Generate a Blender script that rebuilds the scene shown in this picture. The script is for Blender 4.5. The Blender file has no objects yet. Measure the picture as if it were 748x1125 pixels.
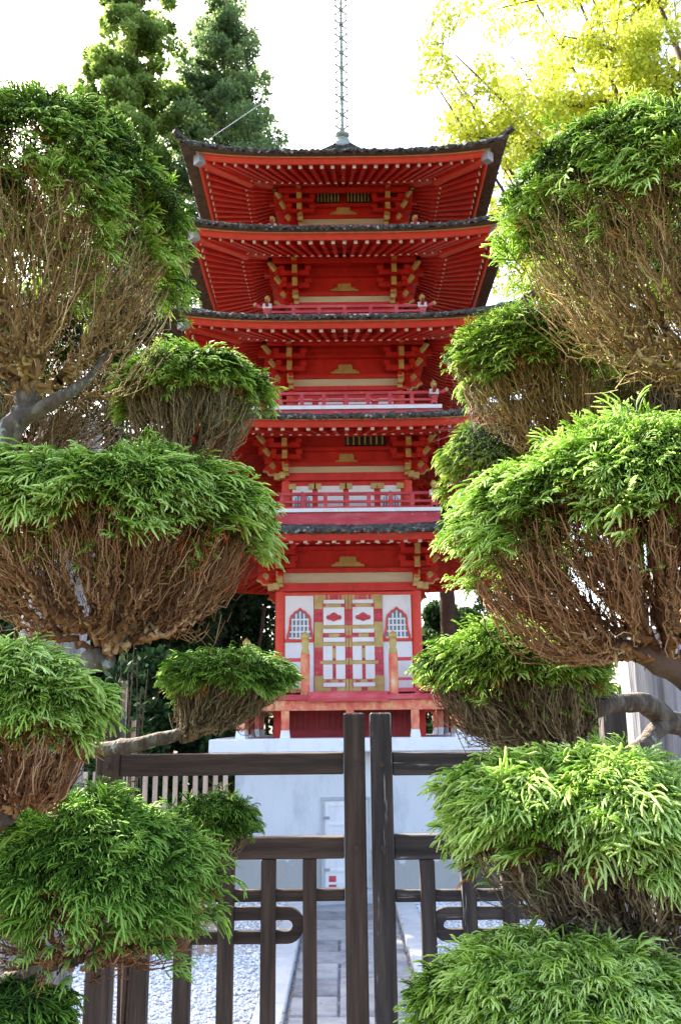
import bpy, math, random
import numpy as np
from mathutils import Vector, Matrix
R_ = math.radians
rng = np.random.default_rng(7)
random.seed(7)
sc = bpy.context.scene
COL = sc.collection

# ------------------------------------------------------------------ camera
F = 970.0; CX, CY = 374.0, 562.5; PITCH = R_(13.5); EYE = 2.1
cam = bpy.data.objects.new('camera', bpy.data.cameras.new('camera')); COL.objects.link(cam)
cam.location = (0, 0, EYE)
CM = Matrix.Rotation(R_(90) + PITCH, 3, 'X') @ Matrix.Rotation(R_(-0.6), 3, 'Z')
cam.rotation_euler = CM.to_euler()
cd = cam.data; cd.sensor_fit = 'VERTICAL'; cd.sensor_height = 24; cd.sensor_width = 16
cd.lens = F / 1125 * 24; cd.clip_start = .05; cd.clip_end = 2000
cd.dof.use_dof = True; cd.dof.focus_distance = 2.9; cd.dof.aperture_fstop = 7.1
sc.camera = cam

def W(px, py, Y):
    d = CM @ Vector(((px - CX) / F, -(py - CY) / F, -1)); t = Y / d.y
    return Vector((d.x * t, Y, EYE + d.z * t))
def zat(y, Y): return W(383, y, Y).z
def mpp(py, Y):                       # metres per photo pixel at that spot
    return (W(400, py, Y) - W(399, py, Y)).length

# ------------------------------------------------------------------ tagging
def tag(o, label=None, cat=None, group=None, kind=None):
    if label: o['label'] = label
    if cat: o['category'] = cat
    if group: o['group'] = group
    if kind: o['kind'] = kind
    return o
def empty(name, loc=(0, 0, 0)):
    o = bpy.data.objects.new(name, None); COL.objects.link(o); o.location = loc; o.empty_display_size = .2
    return o
def link(name, me, parent=None):
    o = bpy.data.objects.new(name, me); COL.objects.link(o)
    if parent is not None:
        o.parent = parent
        o.matrix_parent_inverse = Matrix.Translation(-world_loc(parent))
    return o
def world_loc(o):
    # every parent is only translated; its own matrix_parent_inverse cancels its parent's place
    return o.location.copy()
def fastmesh(name, V, Fq, mats, smooth=False, mi=None, tint=None, k=4):
    """numpy mesh: V (n,3), Fq (m,k)"""
    me = bpy.data.meshes.new(name)
    V = np.asarray(V, np.float32); Fq = np.asarray(Fq, np.int32)
    n, m = len(V), len(Fq); k = Fq.shape[1]
    me.vertices.add(n); me.vertices.foreach_set('co', V.ravel())
    me.loops.add(m * k); me.loops.foreach_set('vertex_index', Fq.ravel())
    me.polygons.add(m)
    me.polygons.foreach_set('loop_start', np.arange(0, m * k, k, dtype=np.int32))
    me.polygons.foreach_set('loop_total', np.full(m, k, np.int32))
    me.polygons.foreach_set('use_smooth', np.full(m, bool(smooth)))
    for t in (mats if isinstance(mats, (list, tuple)) else [mats]): me.materials.append(t)
    if mi is not None: me.polygons.foreach_set('material_index', np.asarray(mi, np.int32))
    me.update(calc_edges=True)
    if tint is not None:
        a = me.attributes.new('tint', 'FLOAT', 'POINT'); a.data.foreach_set('value', np.asarray(tint, np.float32))
    return me

class MB:
    def __init__(s): s.V = []; s.F = []; s.M = []; s.S = []
    def add(s, vs, fs, mi=0, smooth=False):
        b = len(s.V); s.V += [tuple(v) for v in vs]
        for f in fs: s.F.append([b + i for i in f]); s.M.append(mi); s.S.append(smooth)
    def box8(s, p, mi=0):
        s.add(p, [(0,3,2,1),(4,5,6,7),(0,1,5,4),(1,2,6,5),(2,3,7,6),(3,0,4,7)], mi)
    def box(s, x0, x1, y0, y1, z0, z1, mi=0):
        s.box8([(x0,y0,z0),(x1,y0,z0),(x1,y1,z0),(x0,y1,z0),(x0,y0,z1),(x1,y0,z1),(x1,y1,z1),(x0,y1,z1)], mi)
    def beam(s, a, b, w, h, mi=0, up=(0,0,1), endmi=None, bev=0):
        a = Vector(a); b = Vector(b); d = (b - a).normalized(); u = Vector(up)
        sd = d.cross(u).normalized() * (w / 2); uu = sd.cross(d).normalized() * (h / 2)
        p = [a - sd - uu, a + sd - uu, b + sd - uu, b - sd - uu, a - sd + uu, a + sd + uu, b + sd + uu, b - sd + uu]
        s.box8(p, mi)
        if endmi is not None: s.M[-2] = endmi          # face (2,3,7,6) = end at b
    def prism(s, poly, fn, v0, v1, mi=0, smi=None):
        """poly [(u,z)], fn(u,v,z)->world, extruded v0..v1"""
        n = len(poly)
        vs = [fn(u, v0, z) for u, z in poly] + [fn(u, v1, z) for u, z in poly]
        s.add(vs, [list(range(n)), list(range(2*n-1, n-1, -1))], mi)
        s.add(vs, [(i, (i+1) % n, n + (i+1) % n, n + i) for i in range(n)], mi if smi is None else smi)
    def tube(s, pts, rad, sides=8, mi=0, cap=True, smooth=True):
        pts = [Vector(p) for p in pts]; n = len(pts); vs = []
        ref = None
        for i, p in enumerate(pts):
            d = (pts[min(i+1, n-1)] - pts[max(i-1, 0)]).normalized()
            if ref is None: ref = d.orthogonal().normalized()
            ref = (ref - d * ref.dot(d)).normalized(); b = d.cross(ref)
            r = rad[i] if hasattr(rad, '__len__') else rad
            for j in range(sides):
                a = 2 * math.pi * j / sides; vs.append(p + ref * (math.cos(a) * r) + b * (math.sin(a) * r))
        fs = [(i*sides+j, i*sides+(j+1) % sides, (i+1)*sides+(j+1) % sides, (i+1)*sides+j) for i in range(n-1) for j in range(sides)]
        s.add(vs, fs, mi, smooth)
        if cap: s.add([vs[j] for j in range(sides)], [list(range(sides))[::-1]], mi); s.add([vs[(n-1)*sides+j] for j in range(sides)], [list(range(sides))], mi)
    def lathe(s, prof, c, sides=16, mi=0):
        vs = []; n = len(prof)
        for r, z in prof:
            for j in range(sides):
                a = 2*math.pi*j/sides; vs.append((c[0] + r*math.cos(a), c[1] + r*math.sin(a), c[2] + z))
        fs = [(i*sides+j, i*sides+(j+1) % sides, (i+1)*sides+(j+1) % sides, (i+1)*sides+j) for i in range(n-1) for j in range(sides)]
        s.add(vs, fs, mi, True)
    def build(s, name, mats, parent=None, bevel=0):
        me = bpy.data.meshes.new(name); me.from_pydata(s.V, [], s.F)
        for t in (mats if isinstance(mats, (list, tuple)) else [mats]): me.materials.append(t)
        me.polygons.foreach_set('material_index', s.M); me.polygons.foreach_set('use_smooth', s.S); me.update()
        o = link(name, me, parent)
        if bevel:
            m = o.modifiers.new('bevel', 'BEVEL'); m.width = bevel; m.segments = 1; m.limit_method = 'ANGLE'
        return o

# ------------------------------------------------------------------ materials
def new_mat(name):
    m = bpy.data.materials.new(name); m.use_nodes = True; nt = m.node_tree
    return m, nt, nt.nodes['Principled BSDF']
def N(nt, t, **kw):
    n = nt.nodes.new(t)
    for k, v in kw.items():
        if k in n.inputs: n.inputs[k].default_value = v
        else: setattr(n, k, v)
    return n
def ramp(nt, src, stops):
    r = nt.nodes.new('ShaderNodeValToRGB'); el = r.color_ramp.elements
    while len(el) < len(stops): el.new(.5)
    for e, (p, c) in zip(el, stops): e.position = p; e.color = (*c, 1) if len(c) == 3 else c
    nt.links.new(src, r.inputs[0]); return r
def coords(nt, scale=(1, 1, 1)):
    tc = nt.nodes.new('ShaderNodeNewGeometry'); mp = nt.nodes.new('ShaderNodeMapping'); mp.inputs['Scale'].default_value = scale
    nt.links.new(tc.outputs['Position'], mp.inputs[0]); return mp.outputs[0]
def noise_mat(name, stops, scale=8, stretch=(1, 1, 1), rough=.6, bump=.3, bdist=.01, detail=6, scale2=None, spots=None, spec=.5, fine=60):
    m, nt, b = new_mat(name); c = coords(nt, stretch)
    n = N(nt, 'ShaderNodeTexNoise', Scale=scale, Detail=detail, Roughness=.65); nt.links.new(c, n.inputs[0])
    r = ramp(nt, n.outputs[0], stops); col = r.outputs[0]
    if spots:                                  # (scale, threshold, colour)
        for sscale, th, scol in spots:
            n2 = N(nt, 'ShaderNodeTexNoise', Scale=sscale, Detail=5, Roughness=.7); nt.links.new(c, n2.inputs[0])
            r2 = ramp(nt, n2.outputs[0], [(th, (0, 0, 0)), (min(th + .05, 1), (1, 1, 1))])
            mx = N(nt, 'ShaderNodeMixRGB'); nt.links.new(r2.outputs[0], mx.inputs[0]); nt.links.new(col, mx.inputs[1]); mx.inputs[2].default_value = (*scol, 1)
            col = mx.outputs[0]
    nt.links.new(col, b.inputs['Base Color']); b.inputs['Roughness'].default_value = rough
    b.inputs['Specular IOR Level'].default_value = spec
    if bump:
        n3 = N(nt, 'ShaderNodeTexNoise', Scale=fine, Detail=5); nt.links.new(c, n3.inputs[0])
        bp = N(nt, 'ShaderNodeBump', Strength=bump, Distance=bdist); nt.links.new(n3.outputs[0], bp.inputs['Height'])
        nt.links.new(bp.outputs[0], b.inputs['Normal'])
    return m
M = {}
M['red'] = noise_mat('red_paint', [(.3, (.48, .014, .008)), (.55, (.62, .022, .011)), (.8, (.70, .045, .022))], 5, stretch=(1, 1, .5), rough=.55, bump=.3, spots=[(9, .60, (.42, .02, .012)), (26, .68, (.22, .02, .015))])
M['red_bright'] = noise_mat('vermilion_paint', [(.3, (.62, .035, .012)), (.6, (.72, .05, .02)), (.85, (.75, .12, .06))], 9, rough=.5, bump=.3, spots=[(30, .72, (.30, .05, .03))])
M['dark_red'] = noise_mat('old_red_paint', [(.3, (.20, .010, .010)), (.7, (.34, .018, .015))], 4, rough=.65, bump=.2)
M['worn_red'] = noise_mat('worn_pink_red_paint', [(.3, (.42, .04, .06)), (.5, (.56, .055, .065)), (.7, (.62, .14, .15))], 6, stretch=(.6, 1, 2), rough=.75, bump=.4, spots=[(18, .64, (.68, .48, .48)), (40, .68, (.10, .04, .05))])
M['peel'] = noise_mat('peeling_orange_paint', [(.3, (.60, .07, .05)), (.5, (.72, .20, .11)), (.62, (.75, .38, .16)), (.75, (.72, .60, .55))], 9, stretch=(1, 1, .7), rough=.8, bump=.4, spots=[(25, .66, (.2, .12, .13))])
M['gold'] = noise_mat('ochre_gold_paint', [(.3, (.40, .26, .06)), (.6, (.55, .40, .13)), (.8, (.62, .50, .22))], 9, rough=.5, bump=.3, spots=[(16, .66, (.14, .10, .07))])
M['cream'] = noise_mat('cream_beam_paint', [(.3, (.55, .46, .28)), (.7, (.68, .60, .42))], 5, stretch=(.4, 1, 2), rough=.6, bump=.2)
M['white'] = noise_mat('white_paint', [(.3, (.68, .67, .65)), (.5, (.80, .79, .77)), (.7, (.82, .81, .79))], 7, stretch=(1, 1, .4), rough=.6, bump=.1)
M['white_end'] = noise_mat('white_end_paint', [(.3, (.66, .60, .46)), (.7, (.84, .80, .70))], 12, rough=.6, bump=.1)
M['grey_cap'] = noise_mat('weathered_metal_cap', [(.3, (.22, .22, .24)), (.7, (.40, .40, .41))], 10, rough=.5, bump=.2)
M['grey_dark'] = noise_mat('rusted_bolt_iron', [(.3, (.03, .02, .018)), (.7, (.10, .06, .05))], 30, rough=.7, bump=.2)
M['dark'] = noise_mat('dark_opening', [(.3, (.02, .018, .018)), (.7, (.04, .035, .035))], 6, rough=.8, bump=0)
M['glass'] = noise_mat('blue_grey_pane', [(.3, (.10, .13, .19)), (.7, (.20, .24, .32))], 20, rough=.25, bump=0)
M['plaster'] = noise_mat('pale_plaster', [(.3, (.50, .51, .52)), (.5, (.68, .68, .68)), (.8, (.74, .74, .72))], 2.6, stretch=(1, 1, .45), rough=.9, bump=.4, fine=50, bdist=.01, spots=[(5, .66, (.55, .55, .54)), (14, .69, (.46, .45, .43))])
M['moss'] = noise_mat('mossy_shingle', [(.30, (.008, .007, .006)), (.45, (.028, .024, .018)), (.58, (.07, .06, .042)), (.75, (.16, .145, .115))], 18, rough=.95, bump=.9, bdist=.03, fine=40,
                      spots=[(9, .60, (.085, .09, .02)), (17, .58, (.36, .34, .31))])
M['shingle'] = noise_mat('dark_shingle_wood', [(.3, (.05, .034, .024)), (.7, (.15, .105, .075))], 12, rough=.9, bump=.7, bdist=.02)
M['bronze'] = noise_mat('green_bronze', [(.3, (.16, .20, .17)), (.7, (.30, .34, .27))], 12, rough=.5, bump=.2)
M['concrete'] = noise_mat('pale_concrete', [(.3, (.40, .41, .42)), (.6, (.52, .52, .52)), (.8, (.60, .59, .57))], 5, rough=.9, bump=.5, spots=[(20, .66, (.32, .31, .30)), (3, .66, (.35, .36, .37))])
def wood(name, c0, c1, c2, axis, scale=10, spots=None, rough=.8):
    st = {'x': (.06, 1, 1), 'z': (1, 1, .06)}[axis]
    return noise_mat(name, [(.32, c0), (.5, c1), (.68, c2)], scale * 3.2, stretch=st, rough=rough, bump=.7, bdist=.006, fine=120, spots=spots)
M['gate_h'] = wood('brown_gate_wood_lying', (.019, .0125, .0095), (.052, .031, .023), (.10, .064, .047), 'x')
M['gate_v'] = wood('brown_gate_wood_upright', (.02, .0135, .010), (.055, .034, .024), (.105, .068, .050), 'z')
M['gateR_h'] = wood('weathered_gate_wood_lying', (.016, .013, .013), (.042, .033, .032), (.09, .072, .066), 'x', spots=[(40, .60, (.30, .29, .28))])
M['gateR_v'] = wood('weathered_gate_wood_upright', (.016, .013, .013), (.044, .034, .031), (.095, .075, .068), 'z', spots=[(40, .61, (.28, .27, .26))])
M['greywood'] = wood('silvery_post_wood', (.13, .12, .13), (.28, .26, .27), (.42, .40, .40), 'z', scale=6)
M['slat'] = wood('pale_slat_wood', (.30, .20, .13), (.42, .30, .21), (.55, .42, .32), 'z')
M['bark_grey'] = noise_mat('grey_lichened_bark', [(.3, (.035, .025, .018)), (.5, (.10, .075, .055)), (.7, (.20, .175, .14))], 26, stretch=(1, 1, .5), rough=.95, bump=1, bdist=.012, fine=70, spots=[(12, .60, (.30, .34, .28))])  # grey bark with pale lichen spots
M['bark_bg'] = noise_mat('conifer_bark', [(.3, (.06, .035, .025)), (.7, (.15, .09, .06))], 8, rough=.95, bump=.6)

def tint_mat(name, stops, transl=.25, rough=.55, attr='tint', nscale=3, namt=.25, spec=.3):
    m, nt, b = new_mat(name); a = N(nt, 'ShaderNodeAttribute', attribute_name=attr)
    c = coords(nt); n = N(nt, 'ShaderNodeTexNoise', Scale=nscale, Detail=3); nt.links.new(c, n.inputs[0])
    ma = N(nt, 'ShaderNodeMath', operation='MULTIPLY_ADD'); nt.links.new(n.outputs[0], ma.inputs[0]); ma.inputs[1].default_value = namt * 2
    nt.links.new(a.outputs['Fac'], ma.inputs[2]); mb = N(nt, 'ShaderNodeMath', operation='SUBTRACT'); nt.links.new(ma.outputs[0], mb.inputs[0]); mb.inputs[1].default_value = namt
    r = ramp(nt, mb.outputs[0], stops); nt.links.new(r.outputs[0], b.inputs['Base Color'])
    b.inputs['Roughness'].default_value = rough; b.inputs['Specular IOR Level'].default_value = spec
    if transl:
        t = N(nt, 'ShaderNodeBsdfTranslucent'); nt.links.new(r.outputs[0], t.inputs[0])
        mx = N(nt, 'ShaderNodeMixShader'); mx.inputs[0].default_value = transl
        nt.links.new(b.outputs[0], mx.inputs[1]); nt.links.new(t.outputs[0], mx.inputs[2])
        nt.links.new(mx.outputs[0], nt.nodes['Material Output'].inputs[0])
    return m
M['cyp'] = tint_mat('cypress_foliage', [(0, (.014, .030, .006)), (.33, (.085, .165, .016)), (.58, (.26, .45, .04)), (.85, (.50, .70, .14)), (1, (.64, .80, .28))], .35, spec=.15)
M['cyp_dark'] = tint_mat('shaded_cypress_foliage', [(0, (.010, .026, .007)), (.4, (.055, .125, .015)), (.75, (.18, .36, .035)), (1, (.38, .60, .11))], .3, spec=.15)  # darker copy of the cypress greens, shade painted into the colour
M['cyp_yel'] = tint_mat('yellowish_cypress_foliage', [(0, (.04, .07, .012)), (.35, (.14, .24, .03)), (.7, (.34, .50, .07)), (1, (.58, .70, .20))], .45, spec=.15)
M['twig_tan'] = tint_mat('tan_twig', [(0, (.06, .032, .012)), (.4, (.21, .125, .045)), (.7, (.36, .235, .09)), (1, (.48, .37, .19))], 0, .85, nscale=12)
M['twig_org'] = tint_mat('russet_twig', [(0, (.07, .026, .011)), (.4, (.24, .11, .048)), (.7, (.38, .20, .09)), (1, (.52, .36, .21))], 0, .85, nscale=12)
M['twig_gry'] = tint_mat('grey_brown_twig', [(0, (.045, .03, .016)), (.4, (.15, .105, .055)), (.7, (.28, .21, .115)), (1, (.42, .36, .25))], 0, .85, nscale=12)
M['dead'] = tint_mat('dead_brown_foliage', [(0, (.20, .06, .015)), (.6, (.36, .14, .03)), (1, (.55, .30, .07))], .2)
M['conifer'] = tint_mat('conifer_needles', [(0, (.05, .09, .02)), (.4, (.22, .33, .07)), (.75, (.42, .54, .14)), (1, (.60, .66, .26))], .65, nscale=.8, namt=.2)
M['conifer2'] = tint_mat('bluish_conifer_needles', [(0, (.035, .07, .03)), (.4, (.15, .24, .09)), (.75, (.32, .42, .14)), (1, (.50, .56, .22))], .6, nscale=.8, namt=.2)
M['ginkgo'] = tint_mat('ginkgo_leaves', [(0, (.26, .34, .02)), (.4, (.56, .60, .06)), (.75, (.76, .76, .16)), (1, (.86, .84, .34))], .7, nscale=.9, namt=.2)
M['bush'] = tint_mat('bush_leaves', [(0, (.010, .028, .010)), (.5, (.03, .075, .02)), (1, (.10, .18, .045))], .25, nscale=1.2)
M['bush_lit'] = tint_mat('sunlit_yellow_green_leaves', [(0, (.06, .12, .02)), (.5, (.15, .24, .04)), (1, (.34, .36, .07))], .4, nscale=4)  # brighter copy of the bush leaves, sunlight painted into the greens
M['pebble'] = tint_mat('pale_pebble', [(0, (.38, .38, .39)), (.35, (.70, .70, .71)), (1, (.90, .90, .90))], 0, .8, nscale=9, namt=.1)
M['litter'] = tint_mat('fallen_leaf', [(0, (.10, .045, .02)), (1, (.34, .18, .07))], 0, .8)
def dirty_foot(m):
    nt = m.node_tree; b = nt.nodes['Principled BSDF']; src = b.inputs['Base Color'].links[0].from_socket
    g = N(nt, 'ShaderNodeNewGeometry'); sp_ = N(nt, 'ShaderNodeSeparateXYZ'); nt.links.new(g.outputs['Position'], sp_.inputs[0])
    n = N(nt, 'ShaderNodeTexNoise', Scale=5, Detail=6); nt.links.new(g.outputs['Position'], n.inputs[0])
    a = N(nt, 'ShaderNodeMath', operation='MULTIPLY_ADD'); nt.links.new(n.outputs[0], a.inputs[0]); a.inputs[1].default_value = -1.1; nt.links.new(sp_.outputs['Z'], a.inputs[2])
    r_ = ramp(nt, a.outputs[0], [(0, (.75, .75, .75)), (.06, (0, 0, 0))]); r_.color_ramp.elements[0].position = 0
    mx = N(nt, 'ShaderNodeMixRGB'); nt.links.new(r_.outputs[0], mx.inputs[0]); nt.links.new(src, mx.inputs[1]); mx.inputs[2].default_value = (.34, .32, .28, 1)
    nt.links.new(mx.outputs[0], b.inputs['Base Color'])
dirty_foot(M['plaster'])
def gravel():
    m, nt, b = new_mat('gravel_bed'); c = coords(nt)
    v = N(nt, 'ShaderNodeTexVoronoi', Scale=38); nt.links.new(c, v.inputs[0])
    r = ramp(nt, v.outputs['Color'], [(0, (.35, .35, .36)), (.5, (.6, .6, .61)), (1, (.8, .8, .8))]); nt.links.new(r.outputs[0], b.inputs['Base Color'])
    bp = N(nt, 'ShaderNodeBump', Strength=1, Distance=.02, invert=True); nt.links.new(v.outputs['Distance'], bp.inputs['Height']); nt.links.new(bp.outputs[0], b.inputs['Normal'])
    b.inputs['Roughness'].default_value = .9
    return m
M['gravel'] = gravel()
M['slab'] = noise_mat('path_slab', [(.3, (.16, .16, .17)), (.5, (.25, .25, .26)), (.75, (.36, .35, .34))], 7, rough=.9, bump=.6, spots=[(30, .68, (.42, .41, .40)), (4, .64, (.17, .17, .18))])
M['earth'] = noise_mat('dark_earth', [(.3, (.05, .035, .022)), (.6, (.10, .075, .045)), (.8, (.08, .10, .03))], 1.5, rough=1, bump=.8, bdist=.03)
M['web'] = noise_mat('spider_silk', [(.3, (.55, .57, .62)), (.7, (.8, .8, .84))], 5, rough=.6, bump=0)

# ------------------------------------------------------------------ setting: ground
def sheet(name, pts, z, mat, kind='structure'):
    mb = MB(); mb.add([(x, y, z) for x, y in pts], [list(range(len(pts)))]); o = mb.build(name, mat); tag(o, kind=kind); return o
mb = MB()                                      # one big rolling sheet out to the horizon
gx = [-600, -120, -40, -18, -9, -4, 0, 4, 9, 18, 40, 120, 600]; gy = [-400, -60, -10, 0, 5, 12, 18, 26, 40, 80, 200, 900]
vs = [(x, y, 0 if y < 19 else min(3, (y - 18) * .03) * (0 if abs(x) < 1 else 1)) for y in gy for x in gx]
mb.add(vs, [(j*13+i, j*13+i+1, (j+1)*13+i+1, (j+1)*13+i) for j in range(11) for i in range(12)], 0, True)
tag(mb.build('ground', M['earth']), kind='structure')
Yc = 13.06
Xc = W(383, 700, 12.06).x
PATHX = W(386, 1015, 10.3).x
sheet('gravel_bed', [(-5.2, 4.6), (5.4, 4.6), (5.4, 11.9), (-5.2, 11.9)], .004, M['gravel'])
mb = MB(); y = 2.0; k = 0
jr = random.Random(3)
while y < 11.1:                                # stone slabs
    L = .42 + .1 * jr.random(); sp = jr.choice([None, -.12, .1, None])
    cuts = [-.5, .5] if sp is None else [-.5, sp, .5]
    for a, b_ in zip(cuts[:-1], cuts[1:]):
        h = .05 + jr.random() * .006
        mb.box(PATHX + a + .01, PATHX + b_ - .01, y + .016, min(y + L, 11.14) - .016, 0, h, jr.randrange(3))
    y += L
M['slab2'] = noise_mat('darker_path_slab', [(.3, (.11, .11, .12)), (.5, (.18, .18, .19)), (.75, (.27, .26, .26))], 7, rough=.9, bump=.7, spots=[(30, .68, (.36, .35, .34))])
M['slab3'] = noise_mat('lighter_path_slab', [(.3, (.20, .20, .20)), (.5, (.29, .29, .29)), (.75, (.38, .37, .36))], 5, rough=.9, bump=.7, spots=[(30, .68, (.20, .20, .20))])
tag(mb.build('path', [M['slab'], M['slab2'], M['slab3']], bevel=.012), kind='structure')
mb = MB()
for s in (-1, 1):
    y = 2.0
    while y < 11.1:
        x0 = PATHX + s * .515; x1 = PATHX + s * .73
        mb.box(min(x0, x1), max(x0, x1), y, min(y + 1.3, 11.15) - .012, 0, .10); y += 1.3
tag(mb.build('kerb', M['concrete'], bevel=.01), kind='structure')

def pebbles(name, x0, x1, y0, y1, n, seed):
    r = np.random.default_rng(seed)
    base = np.array([(0,0,1),(1,0,0),(0,1,0),(-1,0,0),(0,-1,0),(0,0,-.6)]); fs = np.array([(0,1,2),(0,2,3),(0,3,4),(0,4,1),(5,2,1),(5,3,2),(5,4,3),(5,1,4)])
    bs = []
    for (i, j) in [(0,1),(0,2),(0,3),(0,4),(1,2),(2,3),(3,4),(4,1)]: bs.append((base[i] + base[j]) * .62)
    base = np.vstack([base, bs])
    idx = {(0,1):6,(0,2):7,(0,3):8,(0,4):9,(1,2):10,(2,3):11,(3,4):12,(1,4):13}
    f2 = []
    for a, b in ((1,2),(2,3),(3,4),(4,1)):
        e = idx[tuple(sorted((a,b)))]; f2 += [(0, idx[(0,a)], idx[(0,b)]), (idx[(0,a)], a, e), (idx[(0,a)], e, idx[(0,b)]), (idx[(0,b)], e, b)]
        f2 += [(5, b, e), (5, e, a)]
    f2 = np.array(f2)
    P = np.stack([r.uniform(x0, x1, n), r.uniform(y0, y1, n), r.uniform(.004, .016, n)], 1)
    S = r.uniform(.010, .022, (n, 1)) * r.uniform(.65, 1.25, (n, 3)); S[:, 2] *= .7
    a = r.uniform(0, 2*np.pi, n); c, s = np.cos(a), np.sin(a)
    B = base[None] * S[:, None, :]; B = B * r.uniform(.85, 1.15, B.shape)
    X = B[..., 0]*c[:, None] - B[..., 1]*s[:, None]; Y = B[..., 0]*s[:, None] + B[..., 1]*c[:, None]
    V = np.stack([X, Y, B[..., 2]], -1) + P[:, None, :]
    Fc = f2[None] + (np.arange(n) * len(base))[:, None, None]
    t = np.repeat(r.uniform(.1, 1, n), len(base))
    o = link(name, fastmesh(name, V.reshape(-1, 3), Fc.reshape(-1, 3), M['pebble'], True, tint=t)); tag(o, kind='stuff')
    return o
pebbles('gravel', -3.6, PATHX - .76, 5.0, 11.55, 16000, 1)
pebbles('gravel', PATHX + .76, 3.4, 5.0, 11.55, 15000, 2)
def litter(n):
    r = np.random.default_rng(5); V = []; Fc = []; T = []
    for i in range(n):
        side = r.choice([-1, 1]); x = PATHX + side * (r.uniform(.42, .53) if r.random() < .7 else r.uniform(0, 1.6)); y = r.uniform(5.5, 11.1)
        z = .062 if abs(x - PATHX) < .5 else (.105 if abs(x - PATHX) < .74 else .03)
        a = r.uniform(0, 6.28); s = r.uniform(.010, .022); b = len(V)
        for k, (u, v, w) in enumerate([(-1,0,.1),(0,-.5,.3),(1,0,.2),(0,.5,0)]):
            V.append((x + s*(u*math.cos(a) - v*math.sin(a)), y + s*(u*math.sin(a)+v*math.cos(a)), z + w*s)); T.append(r.random())
        Fc.append((b, b+1, b+2, b+3))
    o = link('fallen_leaves', fastmesh('fallen_leaves', V, Fc, M['litter'], tint=T)); tag(o, kind='stuff')
litter(260)

# ------------------------------------------------------------------ pagoda
PAG = empty('pagoda', (Xc, Yc, 0))
tag(PAG, 'tall red five-storey wooden pagoda with mossy roofs on a pale plastered base', 'pagoda')
def part(mb, name, mats, parent=PAG, bevel=0):
    me = mb.build(name, mats, None, bevel)
    me.parent = parent
    me.matrix_parent_inverse = Matrix.Translation((-Xc, -Yc, 0)) if parent is PAG else Matrix.Identity(4)
    return me
def SF(k):
    c, s = [(1, 0), (0, 1), (-1, 0), (0, -1)][k]
    def f(u, v, z):                            # v = distance out from the axis on side k (0 = towards the camera)
        x, y = u, -v
        return (Xc + c*x - s*y, Yc + s*x + c*y, z)
    return f
def sbox(mb, k, u0, u1, v0, v1, z0, z1, mi=0):
    f = SF(k); mb.box8([f(u0,v1,z0), f(u1,v1,z0), f(u1,v0,z0), f(u0,v0,z0), f(u0,v1,z1), f(u1,v1,z1), f(u1,v0,z1), f(u0,v0,z1)], mi)
def rad(half, y):
    k = math.cos(PITCH) + math.sin(PITCH) * math.tan(math.atan((CY - y) / F) + PITCH); a = half * k / F
    return a * Yc / (1 + a)
def zr(y, r): return zat(y, Yc - r)
def ringsurf(mb, rings, mi=0, n=24, jit=0, seed=0, smooth=True):
    """rings: (radius, z, lift, flare)"""
    r = np.random.default_rng(seed)
    for k in range(4):
        f = SF(k); vs = []
        for (ra, z, li, fl) in rings:
            for i in range(n + 1):
                t = -1 + 2 * i / n; at = abs(t)
                rr = ra * (1 + fl * at ** 6)
                jz = jit * (r.random() - .5) if 0 < i < n else 0
                vs.append(f(t * rr, rr + (jz * .5), z + li * at ** 3.5 + jz))
        m = n + 1
        mb.add(vs, [(j*m+i, j*m+i+1, (j+1)*m+i+1, (j+1)*m+i) for j in range(len(rings)-1) for i in range(n)], mi, smooth)

T = {}
for t, half, ye in ((5, 160, 173), (4, 167, 256), (3, 180, 353), (2, 190, 461)):
    r = rad(half, ye); T[t] = dict(r=r, ze=zr(ye, r))
T[1] = dict(r=2.38, ze=zr(585, 2.38))
for t, h, y in ((5, 52, 240), (4, 58, 325), (3, 65, 420), (2, 71.5, 515), (1, 81, 700)): T[t]['b'] = rad(h, y)
T[1]['ri'] = T[1]['r'] - .66
for t in (2, 3, 4, 5): T[t]['ri'] = T[t]['r'] - .6
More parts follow.
